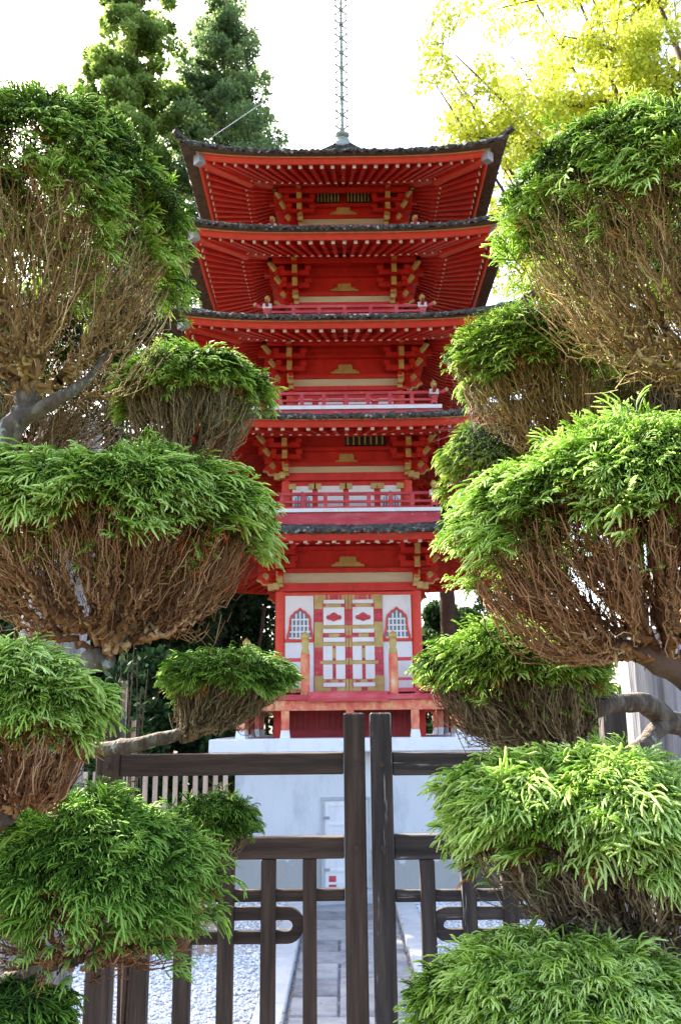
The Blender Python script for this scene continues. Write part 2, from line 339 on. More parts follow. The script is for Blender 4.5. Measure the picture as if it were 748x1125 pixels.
# balconies: half width px of floor edge, y of rail top / mid rail / floor top / floor bottom / fascia bottom
BAL = {2: (104, 539, 548, 558, 562, 574), 3: (105, 428, 436, 445, 449, 453), 4: (93, 332, 338, 345, 348, 351), 5: (86, 244, 248, 254, 257, 260)}
for t in BAL: T[t]['br'] = rad(BAL[t][0], BAL[t][2])
zw0 = {1: zat(760, Yc - T[1]['b'])}
LIFT = .16
for t in (1, 2, 3, 4, 5):
    d = T[t]; r, ze, ri, b = d['r'], d['ze'], d['ri'], d['b']
    lf = .10
    # shingled top with its thick mossy edge
    if t < 5:
        br = T[t+1]['br']; ztop = zr(BAL[t+1][5], br) + (.0 if t == 1 else -.02); rt = br - .12
    else: rt, ztop = .12, zat(162, Yc)
    so = r + .175; eb = ze - .045; et = ze + .012
    if t < 5:
        rise = max(ztop - et, .12)
        tops = [(so - .10, et + .05, .16, .02), (r * .85, et + rise * .45, .10, 0), (rt + .1, et + rise * .9, .03, 0), (rt - .1, et + rise, 0, 0), (b - .1, et + rise + .08, 0, 0)]
    else:
        rise = ztop - et
        tops = [(so - .10, et + .05, .17, .02)] + [(so * q, et + rise * (1 - q) ** 1.35 * 1.0, .17 * q ** 2, 0) for q in (.8, .6, .4, .2)] + [(rt, ztop, 0, 0)]
    mb = MB()
    ringsurf(mb, [(r + .0, ze + .012, lf, 0), (so, eb, .16, .022)], 1, 60)
    ringsurf(mb, [(so, eb, .16, .022), (so + .02, eb + .018, .165, .022), (so + .02, et - .014, .17, .022), (so, et, .17, .022)] + tops, 0, 150, jit=.036, seed=t)
    # upturned tips and weathered ridge pieces at the corners
    for k in range(4):
        f = SF(k)
        q = so * 1.022
        mb.beam(f(q - .22, q - .22, et + .13), f(q + .07, q + .07, et + .225), .07, .06, 0)
        mb.beam(f(q - .34, q - .34, et + .15), f(q - .25, q - .25, et + .19), .11, .14, 2)
    roof = part(mb, 'roof', [M['moss'], M['shingle'], M['concrete']])
    # gold strip, fascia
    mb = MB()
    ringsurf(mb, [(r + .022, ze + .018, lf, 0), (r + .024, ze - .004, lf, 0), (r + .004, ze - .004, lf, 0)], 1, 30)
    ringsurf(mb, [(r + .012, ze - .004, lf, 0), (r + .012, ze - .05, lf, 0), (r - .004, ze - .055, lf, 0), (r - .004, ze - .092, lf, 0), (r - .04, ze - .092, lf, 0), (r - .04, ze - .02, lf, 0)], 0, 30)
    part(mb, 'fascia', [M['red_bright'], M['gold']], roof)
    # soffit boards: flying part then inner part
    z1 = ze + .10; z2 = z1 - .02 + (ri - b) * .50
    d['zs'] = z2; d['z1'] = z1
    mb = MB()
    ringsurf(mb, [(r - .02, ze - .03, lf, 0), (ri - .03, z1, lf * .55, 0)], 0, 24, smooth=False)
    ringsurf(mb, [(ri - .03, z1 - .03, lf * .55, 0), (b - .02, z2, 0, 0)], 0, 24, smooth=False)
    ringsurf(mb, [(ri + .03, z1 - .0, lf * .55, 0), (ri + .03, z1 - .035, lf * .55, 0), (ri - .04, z1 - .035, lf * .55, 0)], 0, 24, smooth=False)
    part(mb, 'soffit', [M['red']], roof)
    # rafters fanning out, two tiers, pale painted ends
    mb = MB(); n = 25
    for k in range(4):
        f = SF(k)
        for i in range(n):
            tt = -1 + 2 * (i + .5) / n; cz = abs(tt) ** 3.5
            ro = r - .085
            a = Vector(f(tt * .97 * (ri - .1), ri - .1, z1 - .045 + lf * .5 * cz)); e = Vector(f(tt * .97 * ro, ro, ze - .085 + lf * cz))
            mb.beam(a, e, .05, .055, 0, endmi=1)
            a = Vector(f(tt * .9 * (b + .05), b + .05, z2 - .05)); e = Vector(f(tt * .97 * (ri + .0), ri + .0, z1 - .085 + lf * .55 * cz))
            mb.beam(a, e, .045, .05, 0, endmi=1)
    part(mb, 'rafters', [M['red'], M['white_end']], roof)
    # hip beams with capped ends
    for k in range(4):
        f = SF(k); mb = MB()
        e = Vector(f(r - .02, r - .02, ze - .10 + lf)); a = Vector(f(ri - .1, ri - .1, z1 - .03)); mb.beam(a, e, .10, .11, 0)
        c = e + (e - a).normalized() * .05; mb.beam(e - (e - a).normalized() * .06, c, .13, .14, 2)
        e2 = Vector(f(ri + .06, ri + .06, z1 - .09 + lf * .5)); a2 = Vector(f(b, b, z2 - .06)); mb.beam(a2, e2, .09, .10, 0, endmi=1)
        part(mb, 'hip_beam', [M['red_bright'], M['gold'], M['grey_cap']], roof)

def cloud(mb, k, zc, w, h, v, mi=0, uc=0):
    prof = [(-1, 0), (-.97, .18), (-.8, .24), (-.72, .42), (-.52, .44), (-.48, .62), (-.5, .86), (-.36, 1), (-.14, .95), (0, 1.0), (.14, .95), (.36, 1), (.5, .86), (.48, .62), (.52, .44), (.72, .42), (.8, .24), (.97, .18), (1, 0)]
    mb.prism([(uc + p * w / 2, zc + q * h) for p, q in prof], SF(k), v, v + .035, mi)

def brackets(t, k, zb, zt, b, parent):
    """cluster over each column of one side: stepped arms with gilded ends and cross arms with blocks"""
    f = SF(k); H = zt - zb
    for s in (-1, 1):
        mb = MB(); u = s * (b - .06)
        steps = [(.0, .16), (.26, .24), (.52, .33), (.78, .42)]
        for q, pr in steps:
            z0 = zb + H * q; hh = H * .22
            a = f(u, b - .1, z0 + hh/2); e = f(u, b + pr, z0 + hh/2); mb.beam(a, e, .075, hh, 0, endmi=1)
        for q, pr in ((.24, .10), (.50, .19), (.76, .28)):       # cross arms with bearing blocks
            z0 = zb + H * q; hh = H * .13
            mb.beam(f(u - .22, b + pr, z0 + hh), f(u + .22, b + pr, z0 + hh), .05, hh * .9, 0)
            for du in (-.2, 0, .2): sbox(mb, k, u + du - .045, u + du + .045, b + pr - .04, b + pr + .04, z0 + hh * 1.45, z0 + hh * 2.3)
        part(mb, 'bracket', [M['red'], M['gold']], parent)
def corner_brackets(zb, zt, b, parent):
    H = zt - zb
    for k in range(4):
        f = SF(k); mb = MB(); q = b - .04
        for h0, pr, up in ((.08, .18, .02), (.38, .27, .05), (.66, .36, .07)):
            z0 = zb + H * h0
            mb.beam(f(q, q, z0), f(q + pr * .75, q + pr * .75, z0 + .01), .07, .09, 0)
            mb.beam(f(q + pr * .75, q + pr * .75, z0 + .01), f(q + pr, q + pr, z0 + .03 + up), .05, .055, 1)
        # carved nosing at the column head, sideways and forwards, edged in gold
        for kk, sg in ((k, 1), ((k + 1) % 4, -1)):
            g = SF(kk)
            prof = [(0, 0), (.10, -.03), (.13, .02), (.19, .02), (.22, .07), (.28, .09), (.25, .15), (.18, .20), (.08, .21), (0, .18)]
            P = [(sg * (b - .02 + x), zb + H * .0 - .02 + z * .9) for x, z in prof]
            mb.prism(P, g, b - .11, b - .05, 0)
            low = [(sg * (b - .02 + x), zb - .02 + z * .9) for x, z in prof[:6]]
            lo2 = [(u_ + sg * .008, z_ - .02) for u_, z_ in low][::-1]
            mb.prism(low + lo2, g, b - .115, b - .045, 1)
        part(mb, 'corner_bracket', [M['red'], M['gold']], parent)

# pixel rows (photo) of the features under each roof: cloud bottom/top, cream beam bottom/top, lower red beam bottom
FEAT = {5: (235, 227, 247, 240), 4: (319, 311, 332, 325), 3: (410, 400, 424, 416), 2: (511, 498, 519, 512), 1: (622, 611, 640, 629)}
STW = {}
for t in (1, 2, 3, 4, 5):
    d = T[t]; b = d['b']; zs = d['zs']
    zbase = zw0[1] if t == 1 else zr(BAL[t][3], d['br'])
    c0, c1, g0, g1 = FEAT[t]
    zc0, zc1, zg0, zg1 = [zat(y, Yc - b) for y in (c0, c1, g0, g1)]
    mb = MB()
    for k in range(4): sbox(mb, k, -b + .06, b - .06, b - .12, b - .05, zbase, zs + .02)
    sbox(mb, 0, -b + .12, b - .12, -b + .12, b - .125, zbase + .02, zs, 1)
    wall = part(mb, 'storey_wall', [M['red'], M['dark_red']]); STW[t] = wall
    mb = MB()
    for k in range(4):
        sbox(mb, k, -b + .075, b - .075, b - .045, b - .012, zg0, zg1, 1)
        hb = (zc0 - zg1)
        sbox(mb, k, -b + .03, b - .03, b - .045, b + .012, zg1 + .004, zg1 + .06, 0)
        sbox(mb, k, -b - .02, b + .02, b - .055, b + .016, zg0 - (.115 if t < 3 else .07), zg0 - .004, 0)
        if t <= 2:
            for s in (-1, 1): sbox(mb, k, s * (b + .0) - .10, s * (b + .0) + .06, b - .06, b + .022, zg0 - .10, zg0 - .008, 2) if s < 0 else sbox(mb, k, b - .06, b + .10, b - .06, b + .0222, zg0 - .10, zg0 - .008, 2)
    part(mb, 'wall_beams', [M['red'], M['cream'], M['gold']], wall)
    for s1, s2 in ((-1, -1), (1, -1), (1, 1), (-1, 1)):
        mb = MB(); cx, cy = Xc + s1 * (b - .07), Yc + s2 * (b - .07)
        mb.tube([(cx, cy, zbase - .02), (cx, cy, (zbase + zg0) / 2), (cx, cy, zg0 - .02)], .072, 14, 0)
        part(mb, 'column', [M['red_bright']], wall)
    for k in range(4):
        mb = MB(); cloud(mb, k, zc0, .42 if t > 1 else .46, (zc1 - zc0), b - .045); part(mb, 'cloud_ornament', [M['gold']], wall)
        brackets(t, k, zg0, zs - .20, b, wall)
        # shallow lintel boards between the brackets
        mb = MB()
        for i, q in enumerate((.34,) if t in (2, 5) else (.45, .7)):
            zz = zg1 + (zs - zg1) * q
            sbox(mb, k, -b + .2, b - .2, b - .045, b + .03 + i * .12, zz, zz + .05)
        vv = b + .33; zp = d['z1'] - .02 + (d['ri'] - vv) * .50 - .085
        sbox(mb, k, -vv, vv, vv - .06, vv + .004 * (k % 2), zp - .065, zp)
        part(mb, 'purlin', [M['red']], wall)
    corner_brackets(zg0, zs - .20, b, wall)
    # louvred vents high under the roof
    if t in (5, 2):
        for s in (-1, 1) if t == 5 else (1,):
            z0 = zat(222 if t == 5 else 489, Yc - b); z1_ = zat(209 if t == 5 else 480, Yc - b)
            ua, ub = (.05, .42) if t == 5 else (-.02, .56)
            if t == 5 and s < 0: ua, ub = -ub, -ua
            mb = MB(); sbox(mb, 0, ua, ub, b - .045, b + .005, z0, z1_, 0)
            nn = 7
            for i in range(nn):
                u = ua + (ub - ua) * (i + .5) / nn; sbox(mb, 0, u - .011, u + .011, b + .007, b + .03, z0, z1_, 1)
            part(mb, 'vent', [M['dark'], M['gold']], wall)

# balconies
for t in (2, 3, 4, 5):
    half, y_t, y_m, y_f, y_fb, y_fas = BAL[t]; d = T[t]; R = d['br']; b = d['b']
    z_t, z_m, z_f, z_fb, z_fas = [zr(y, R) for y in (y_t, y_m, y_f, y_fb, y_fas)]
    mb = MB()
    for k in range(4):
        f = SF(k)
        e = R if k % 2 == 0 else R - .3
        sbox(mb, k, -e, e, b - .02 if False else R - .3, R, z_fb, z_f, 0)
        e = R - .03 if k % 2 == 0 else R - .33
        sbox(mb, k, -e, e, R - .33, R - .03, z_fas - .05, z_fb - .003, 1)
    e = R - .305; mb.box(Xc - e, Xc + e, Yc - e, Yc + e, z_fb + .004, z_f - .004, 0)
    bal = part(mb, 'balcony', [M['white'], M['worn_red']])
    mb = MB(); ra = R - .10; hh = .022
    zl = z_f + .025
    for k in range(4):
        f = SF(k)
        for z, ex, w in ((z_t - .02, .10, .045), (z_m - .015, .05, .035), (zl, .04, .04)):
            off = 0 if k % 2 == 0 else .004
            mb.beam(f(-ra - ex, ra, z + off), f(ra + ex, ra, z + off), w, w * .9)
        for s in (-1, 1):                       # upswept rail ends with gilt tips
            mb.beam(f(s * (ra + .10), ra, z_t - .02), f(s * (ra + .17), ra, z_t + .015), .046, .042, 0)
            mb.beam(f(s * (ra + .17), ra, z_t + .015), f(s * (ra + .20), ra, z_t + .03), .05, .045, 1)
        npost = 4 if t < 4 else 3
        for i in range(-npost + 1, npost):
            u = i * ra / npost
            sbox(mb, k, u - .028, u + .028, ra - .022, ra + .022, z_f, z_t - .03)
    part(mb, 'railing', [M['worn_red'], M['gold']], bal)
    for s1, s2 in ((-1, -1), (1, -1), (1, 1), (-1, 1)):
        mb = MB(); cx, cy = Xc + s1 * ra, Yc + s2 * ra
        mb.box(cx - .04, cx + .04, cy - .04, cy + .04, z_f, z_t - .05, 0)
        mb.box(cx - .065, cx + .065, cy - .065, cy + .065, z_t - .06, z_t + .01, 1)
        mb.lathe([(.03, 0), (.032, .03), (.022, .05), (.04, .075), (.043, .11), (.03, .14), (0.002, .165)], (cx, cy, z_t + .01), 10, 2)
        part(mb, 'newel_post', [M['worn_red'], M['white'], M['gold']], bal)

# second storey: white panels with gilt fittings behind the railing
b = T[2]['b']; Yw = Yc - b
za, zb_ = zat(556, Yw), zat(533, Yw)
mb = MB(); s2 = mpp(545, Yw)
for (x0, x1) in ((322, 344), (350, 378), (384, 412), (419, 441)):
    u0, u1 = (x0 - 382) * s2, (x1 - 382) * s2
    sbox(mb, 0, u0, u1, b - .048, b - .03, za, zb_, 0)
    if x0 in (322, 419):
        um = (u0 + u1) / 2
        mb.prism([(um - .11, za + .005), (um + .11, za + .005), (um + .10, za + .13), (um + .05, za + .19), (um, za + .23), (um - .05, za + .19), (um - .10, za + .13)], SF(0), b - .03, b - .022, 3)
        for i in range(5): sbox(mb, 0, um - .08 + i * .04 - .006, um - .08 + i * .04 + .006, b - .022, b - .012, za + .01, za + .15, 0)
    for uu in (u0, u1): sbox(mb, 0, uu - .05, uu + .05, b - .028, b - .008, zb_ - .05, zb_ + .03, 1)
part(mb, 'wall_panels', [M['white'], M['gold'], M['worn_red'], M['glass']], STW[2])
# third storey: pale strip low behind the rail
b = T[3]['b']; s2 = mpp(440, Yc - b)
mb = MB()
for x0, x1 in ((330, 345), (352, 379), (385, 410), (418, 434)): sbox(mb, 0, (x0 - 382) * s2, (x1 - 382) * s2, b - .048, b - .03, zat(446, Yc - b), zat(437, Yc - b))
part(mb, 'wall_panels', [M['white']], STW[3])

# ---- ground storey front: doors, windows, white panels
b = T[1]['b']; Yw = Yc - b; sp = mpp(705, Yw); wall = STW[1]
U = lambda x: (x - 383) * sp
Z = lambda y: zat(y, Yw)
zx = lambda q: 300 + q / 4.156; zy = lambda q: 640 + q / 4.156
mb = MB()
for x0, x1 in ((313, 344.5), (420.5, 452.5)):
    sbox(mb, 0, U(x0), U(x1), b - .048, b - .035, Z(702), Z(653.5), 0)
    sbox(mb, 0, U(x0), U(x1), b - .048, b - .035, Z(760), Z(705), 0)
    sbox(mb, 0, U(x0), U(x1), b - .035, b - .015, Z(704.5), Z(701.5), 1)
sbox(mb, 0, U(304), U(462), b - .048, b - .010, Z(653.5), Z(650.5), 1)
part(mb, 'white_panel', [M['white'], M['red_bright']], wall)
for k in (1, 2, 3):                                   # plain plastered bays round the other sides
    mb = MB(); sbox(mb, k, -b + .16, b - .16, b - .048, b - .035, Z(756), Z(656)); part(mb, 'white_panel', [M['white']], wall)
for xc_ in (329.6, 436.3):
    # cusped window: frame outline, pane, grille
    prof = [(-15, 0), (-15, 4), (-13.4, 9), (-12.2, 15), (-12, 22), (-10.8, 26.5), (-8, 28.6), (-6.4, 31), (-3, 32.6), (0, 35.5)]
    full = prof + [(-x, z) for x, z in prof[::-1][1:]]
    P = [(U(xc_) + x * sp, Z(702) + z * sp) for x, z in full]
    ins = [(U(xc_) + x * sp * .84, Z(702) + .006 + z * sp * .925) for x, z in full]
    mb = MB(); mb.prism(ins, SF(0), b - .035, b - .028, 0); win = part(mb, 'window', [M['glass']], wall)
    win.name = 'window'
    mb = MB(); f = SF(0); n = len(P); vs = [f(u, b - .034, z) for u, z in P] + [f(u, b - .034, z) for u, z in ins] + [f(u, b - .006, z) for u, z in P] + [f(u, b - .006, z) for u, z in ins]
    mb.add(vs, [(2*n+i, 2*n+i+1, 3*n+i+1, 3*n+i) for i in range(n-1)] + [(i, i+1, 2*n+i+1, 2*n+i) for i in range(n-1)] + [(n+i, n+i+1, 3*n+i+1, 3*n+i) for i in range(n-1)], 0)
    for i in (-2, -1, 0, 1, 2):                       # grille, joined into the frame mesh as its pattern
        top = {0: 31, 1: 28.5, 2: 23}[abs(i)]
        sbox(mb, 0, U(xc_) + (i * 4.3 - .75) * sp, U(xc_) + (i * 4.3 + .75) * sp, b - .027, b - .016, Z(702) + .006, Z(702) + top * sp, 1)
    for j, w in ((1.5, 12.4), (8.5, 11.3), (15, 10.2), (22, 9.8)):
        sbox(mb, 0, U(xc_) - w * sp, U(xc_) + w * sp, b - .0275, b - .014, Z(702) + (j - .8) * sp, Z(702) + (j + .8) * sp, 1)
    wf = part(mb, 'window_frame', [M['red_bright'], M['white']], wall)
# doors
for sgn in (-1, 1):
    X_ = (lambda q: U(zx(q))) if sgn < 0 else (lambda q: U(zx(690 - q)))
    mb = MB()
    def pb(q0, q1, r0, r1, v, mi):
        u0, u1 = sorted((X_(q0), X_(q1))); sbox(mb, 0, u0, u1, b - .03, b + v, Z(zy(r1)), Z(zy(r0)), mi)
    pb(188, 344, 53, 497, -.016, 0)
    for r0, r1 in ((55, 120), (180, 295), (425, 495)): pb(189, 226, r0, r1, -.006, 1)
    for r0, r1 in ((55, 120), (195, 240), (255, 295), (345, 376), (440, 495)): pb(332, 343.5, r0, r1, -.007, 1)
    for q0, q1, r0, r1 in ((226, 258, 56, 76), (300, 330, 56, 76), (226, 330, 97, 110), (226, 330, 194, 210), (255, 300, 232, 248), (226, 330, 272, 288), (213, 343, 357, 371), (226, 330, 442, 456), (226, 330, 477, 495), (270, 284, 300, 345)): pb(q0, q1, r0, r1, -.009, 1)
    for q0, q1, r0, r1 in ((240, 252, 56, 76), (303, 314, 56, 76), (226, 240, 97, 110), (312, 330, 97, 110), (240, 262, 444, 455), (296, 316, 444, 455), (262, 290, 478, 494)): pb(q0, q1, r0, r1, -.0085, 0)
    for q0, q1, r0, r1 in ((230, 327, 78, 95), (230, 326, 112, 193), (228, 327, 211, 229), (229, 328, 250, 270), (228, 270, 289, 355), (286, 328, 289, 355), (228, 270, 373, 440), (286, 328, 373, 440), (228, 327, 457, 475)): pb(q0, q1, r0, r1, -.002, 2)
    uc, zc_ = X_(278), Z(zy(158))
    w_, h_ = 36 / 4.156 * sp, 20 / 4.156 * sp
    prof = [(-1, 0), (-.85, .45), (-.55, .5), (-.35, .85), (0, 1.15), (.35, .85), (.55, .5), (.85, .45), (1, 0), (.85, -.5), (.5, -.6), (0, -.95), (-.5, -.6), (-.85, -.5)]
    mb.prism([(uc + x * w_, zc_ + z * h_) for x, z in prof], SF(0), b - .003, b + .008, 0)
    part(mb, 'door_leaf', [M['worn_red'], M['gold'], M['white']], wall)

# ---- veranda round the ground storey
RD = 1.5; Yd = Yc - RD; sd_ = mpp(765, Yd); zl = zat(811, Yc - 1.754)
zd = zr(762.5, RD); zdb = zr(771, RD); zbb = zr(780, RD); UD = lambda x: (x - 382.5) * sd_
mb = MB()
for k in range(4):
    e = RD if k % 2 == 0 else b
    sbox(mb, k, -e, e, b - .02, RD, zdb + .03, zd, 0)
    e = RD - .05 if k % 2 == 0 else RD - .13
    sbox(mb, k, -e, e, RD - .13, RD - .05, zbb, zdb + .026, 1)
sbox(mb, 0, UD(337), UD(425), RD - .5, RD - .46, zdb - .01, zd + .045, 0)
sbox(mb, 0, UD(337), UD(425), RD - .02, RD + .02, zdb + .008, zd + .035, 0)
ver = part(mb, 'veranda', [M['worn_red'], M['peel']])
for k in range(4):
    for u in (UD(311.5), 0 if k == 0 else .01, UD(454), -RD + .1, RD - .1):
        if k % 2 and abs(u) > RD - .2: continue
        mb = MB(); w = .05
        sbox(mb, k, u - w, u + w, RD - .14, RD - .04, zl + .10, zbb - .003, 0)
        f = SF(k); mb.box8([f(u - .065, RD - .03, zl), f(u + .065, RD - .03, zl), f(u + .065, RD - .15, zl), f(u - .065, RD - .15, zl), f(u - .05, RD - .045, zl + .11), f(u + .05, RD - .045, zl + .11), f(u + .05, RD - .135, zl + .11), f(u - .05, RD - .135, zl + .11)], 1)
        part(mb, 'veranda_post', [M['peel'], M['white']], ver)
mb = MB()                                             # boarded wall under the floor and skirting
for k in range(4):
    sbox(mb, k, -b + .1, b - .1, b - .12, b - .08, zl, zdb, 0)
    for i in range(13):
        u = -b + .12 + i * (2 * b - .24) / 12; sbox(mb, k, u - .02, u + .02, b - .079, b - .055, zl + .1, zdb, 0)
    sbox(mb, k, -b + .02, b - .02, b - .075, b - .03, zl, zl + .1, 0)
for s1, s2 in ((-1, -1), (1, -1), (1, 1), (-1, 1)):
    cx, cy = Xc + s1 * (b - .07), Yc + s2 * (b - .07); mb.box(cx - .075, cx + .075, cy - .075, cy + .075, zl, zdb + .03, 1)
for sx in (-1, 1):
    for i in range(9):
        yy = Yc - RD + .2 + i * .14; mb.box(Xc + sx * (RD - .075) - .01, Xc + sx * (RD - .075) + .01, yy, yy + .11, zl + .04, zbb, 1)
part(mb, 'underfloor_boards', [M['dark_red'], M['red']], ver)
for k in range(4):
    for s in (-1, 1):
        mb = MB(); u = s * UD(431.5) ; f = SF(k); c = f(u, RD - .07, 0)
        z0, z1_ = zd, zr(718, RD)
        mb.tube([(c[0], c[1], z0 - .02), (c[0], c[1], z1_)], .062, 12, 0)
        mb.lathe([(.045, 0), (.058, .02), (.05, .05), (.04, .08), (.048, .13), (.05, .17), (.032, .185), (.05, .20), (.06, .215), (.058, .25), (.035, .275), (.012, .29), (.001, .31)], (c[0], c[1], z1_), 14, 1)
        part(mb, 'newel_post', [M['peel'], M['gold']], ver)
        mb = MB()
        for y_, w in ((724, .045), (746, .035), (758, .05)):
            zz = zr(y_, RD); mb.beam(f(u, RD - .07, zz), f(s * (RD - .05), RD - .07, zz + (.004 if k % 2 else 0)), w, w)
        for q in (.35, .7, .97):
            uu = u + (s * (RD - .07) - u) * q; sbox(mb, k, uu - .025, uu + .025, RD - .095, RD - .045, z0, zr(725, RD))
        part(mb, 'railing', [M['worn_red']], ver)

# ---- plastered base with its ledge, door and step
mb = MB(); rb = 1.455; zlb = zat(826, Yc - 1.754)
mb.box(Xc - rb, Xc + rb, Yc - rb, Yc + rb, -.1, zlb + .01); base = part(mb, 'plinth', [M['plaster']])
mb = MB(); mb.box(Xc - 1.754, Xc + 1.754, Yc - 1.754, Yc + 1.754, zlb, zl); part(mb, 'ledge', [M['white']], base, bevel=.012)
sb = mpp(925, Yc - rb); UB = lambda x: (x - 386) * sb + PATHX - Xc; ZB = lambda y: zat(y, Yc - rb)
mb = MB()
sbox(mb, 0, UB(358), UB(406), rb - .02, rb + .012, ZB(975), ZB(879), 0)
for i in range(5):
    u = UB(361) + i * (UB(403) - UB(361)) / 4
    if 0 < i < 4: sbox(mb, 0, u - .008, u + .008, rb + .012, rb + .022, ZB(972), ZB(884), 0)
for y in (884, 905, 939, 956, 970): sbox(mb, 0, UB(361), UB(403), rb + .012, rb + .024, ZB(y + 1.4), ZB(y - 1.4), 0)
for x in (361, 403): sbox(mb, 0, UB(x) - .015, UB(x) + .015, rb + .012, rb + .026, ZB(974), ZB(881), 0)
for y in (898, 955): sbox(mb, 0, UB(358), UB(364), rb + .026, rb + .036, ZB(y + 1.5), ZB(y - 1.5), 2)
sbox(mb, 0, UB(363), UB(371), rb + .0121, rb + .0165, ZB(974), ZB(962), 1); sbox(mb, 0, UB(400), UB(403), rb + .012, rb + .027, ZB(974), ZB(960), 1)
dr = part(mb, 'base_door', [M['white'], M['worn_red'], M['grey_cap']], base)
mb = MB()
sbox(mb, 0, UB(355), UB(358), rb - .02, rb + .03, ZB(976), ZB(876), 0); sbox(mb, 0, UB(406), UB(409), rb - .02, rb + .03, ZB(976), ZB(876), 0)
sbox(mb, 0, UB(355), UB(409), rb - .02, rb + .032, ZB(878.8), ZB(875.5), 0)
part(mb, 'door_frame', [M['concrete']], base)
mb = MB(); sbox(mb, 0, UB(345), UB(420), rb - .01, rb + .22, -.05, ZB(977), 0); part(mb, 'door_step', [M['concrete']], base, bevel=.01)

# ---- spire
mb = MB(); zs0 = zat(163, Yc)
mb.lathe([(.20, -.15), (.20, .02), (.16, .06), (.12, .10), (.13, .14), (.06, .2), (.028, .26), (.028, .8)], (Xc, Yc, zs0), 16)
mb.tube([(Xc, Yc, zs0 + .2), (Xc, Yc, zs0 + 2), (Xc, Yc, zs0 + 4.6)], [.034, .03, .018], 8)
mb.lathe([(.0, 0), (.06, .05), (.05, .12), (.0, .2)], (Xc, Yc, zs0 + 4.5), 10)
mb.lathe([(.0, .2), (.09, .21), (.13, .25), (.09, .28), (0, .3)], (Xc, Yc, zs0), 14)
spire = part(mb, 'spire', [M['bronze']])
for y in (143, 126, 108, 92, 75, 58, 42, 27, 11, -4):
    z = zat(y, Yc) ; mb = MB(); rr = .14
    mb.tube([(Xc + rr * math.cos(a), Yc + rr * math.sin(a), z) for a in np.linspace(0, 2 * math.pi, 19)], .010, 5, cap=False)
    for i in range(4):
        a = math.pi / 4 + i * math.pi / 2
        mb.beam((Xc, Yc, z), (Xc + rr * math.cos(a), Yc + rr * math.sin(a), z), .02, .02)
        mb.tube([(Xc + rr * math.cos(a), Yc + rr * math.sin(a), z), (Xc + (rr + .03) * math.cos(a), Yc + (rr + .03) * math.sin(a), z + .05)], [.018, .005], 4)
    mb.lathe([(.045, -.03), (.045, .03)], (Xc, Yc, z), 8)
    part(mb, 'ring', [M['bronze']], spire)

# ---- stay wire from the top roof away to the trees
mb = MB(); a = W(234, 150, 11.2); e = W(290, 112, 16)
mb.tube([a.lerp(e, q) for q in np.linspace(0, 1, 9)], .004, 5)
o = mb.build('stay_wire', M['grey_cap']); tag(o, 'thin pale wire stretched from the top left roof corner up to the conifers', 'wire')

# ------------------------------------------------------------------ gate
YG = 3.6; sg = mpp(800, YG)
def gx_(x, y=900): return W(x, y, YG).x
def gz(y): return W(400, y, YG).z
def leaf(name, label, mh, mv, stile_px, side, xe, pick, rails, loop, zb=.06):
    root = empty(name, (gx_(stile_px), YG, 0)); tag(root, label, 'gate', 'the two leaves of the wooden gate')
    def P(mb, nm, mat, bev=.004): return mb.build(nm, mat, root, bev)
    # meeting post
    x0, x1 = [W(x, 783, YG).x for x in pick['stile']]; mb = MB(); mb.box(x0, x1, YG - .045, YG + .045, zb, gz(783)); P(mb, 'meeting_post', mv, .006)
    xin = x0 if side < 0 else x1
    xo = gx_(xe[1] if side < 0 else xe[0])
    h0, h1 = sorted([gx_(x) for x in xe]); mb = MB(); mb.box(h0, h1, YG - .04, YG + .04, zb, gz(778)); P(mb, 'hinge_post', mv, .006)
    hx = h1 if side < 0 else h0
    a, b_ = sorted((xin, hx))
    for i, (y0, y1, dp) in enumerate(rails):
        mb = MB(); mb.box(a + .001, b_ - .001, YG - dp, YG + dp, gz(y1), gz(y0)); P(mb, 'rail', mh)
    mb = MB()
    for (y0, y1, dp) in rails[:2]:
        for xx in ((x0 + x1) / 2, (h0 + h1) / 2):
            zz = (gz(y0) + gz(y1)) / 2; c = MB(); 
            mb.tube([(xx, YG - .0455, zz), (xx, YG - .054, zz)], .011, 10)
    mb.build('bolt', M['grey_dark'], root)
    for (p0, p1) in pick['pickets']:
        mb = MB(); u0, u1 = gx_(p0, 1030), gx_(p1, 1030); mb.box(u0, u1, YG - .038, YG + .018, zb + .1, gz(rails[1][1]) + .0 - .001); P(mb, 'picket', mv)
    mb = MB(); mb.box(a + .001, b_ - .001, YG - .03, YG + .03, zb, zb + .1 - .002); P(mb, 'rail', mh)
    # hairpin ornament: two thin bars joined by a rounded end
    yt, ym, x_end = loop; c = gx_(x_end, yt); rr = (gz(yt) - gz(ym)) / 2; zc = (gz(yt) + gz(ym)) / 2; cxl = c + side * rr
    pts = [(hx, gz(yt))] + [(cxl - side * rr * 1.0 * math.cos(q) , zc + rr * math.sin(q)) for q in np.linspace(math.pi / 2, -math.pi / 2, 13)] + [(hx, gz(ym))]
    mb = MB(); hw = .0215; vs = []
    for i, (x, z) in enumerate(pts):
        p = Vector((x, z)); q = Vector(pts[max(i - 1, 0)]); r2 = Vector(pts[min(i + 1, len(pts) - 1)]); dd = (r2 - q).normalized(); nn = Vector((-dd.y, dd.x)) * hw
        for s_, yy in ((1, -.02), (-1, -.02), (-1, .014), (1, .014)): vs.append((x + s_ * nn.x, YG + yy, z + s_ * nn.y))
    n = len(pts); fs = [(i*4+j, i*4+(j+1) % 4, (i+1)*4+(j+1) % 4, (i+1)*4+j) for i in range(n-1) for j in range(4)] + [(0,1,2,3), ((n-1)*4+3,(n-1)*4+2,(n-1)*4+1,(n-1)*4)]
    mb.add(vs, fs); P(mb, 'hairpin_bar', mh, 0)
    return root
RL = [(826, 850, .03), (918, 942, .03), (976, 989, .016)]
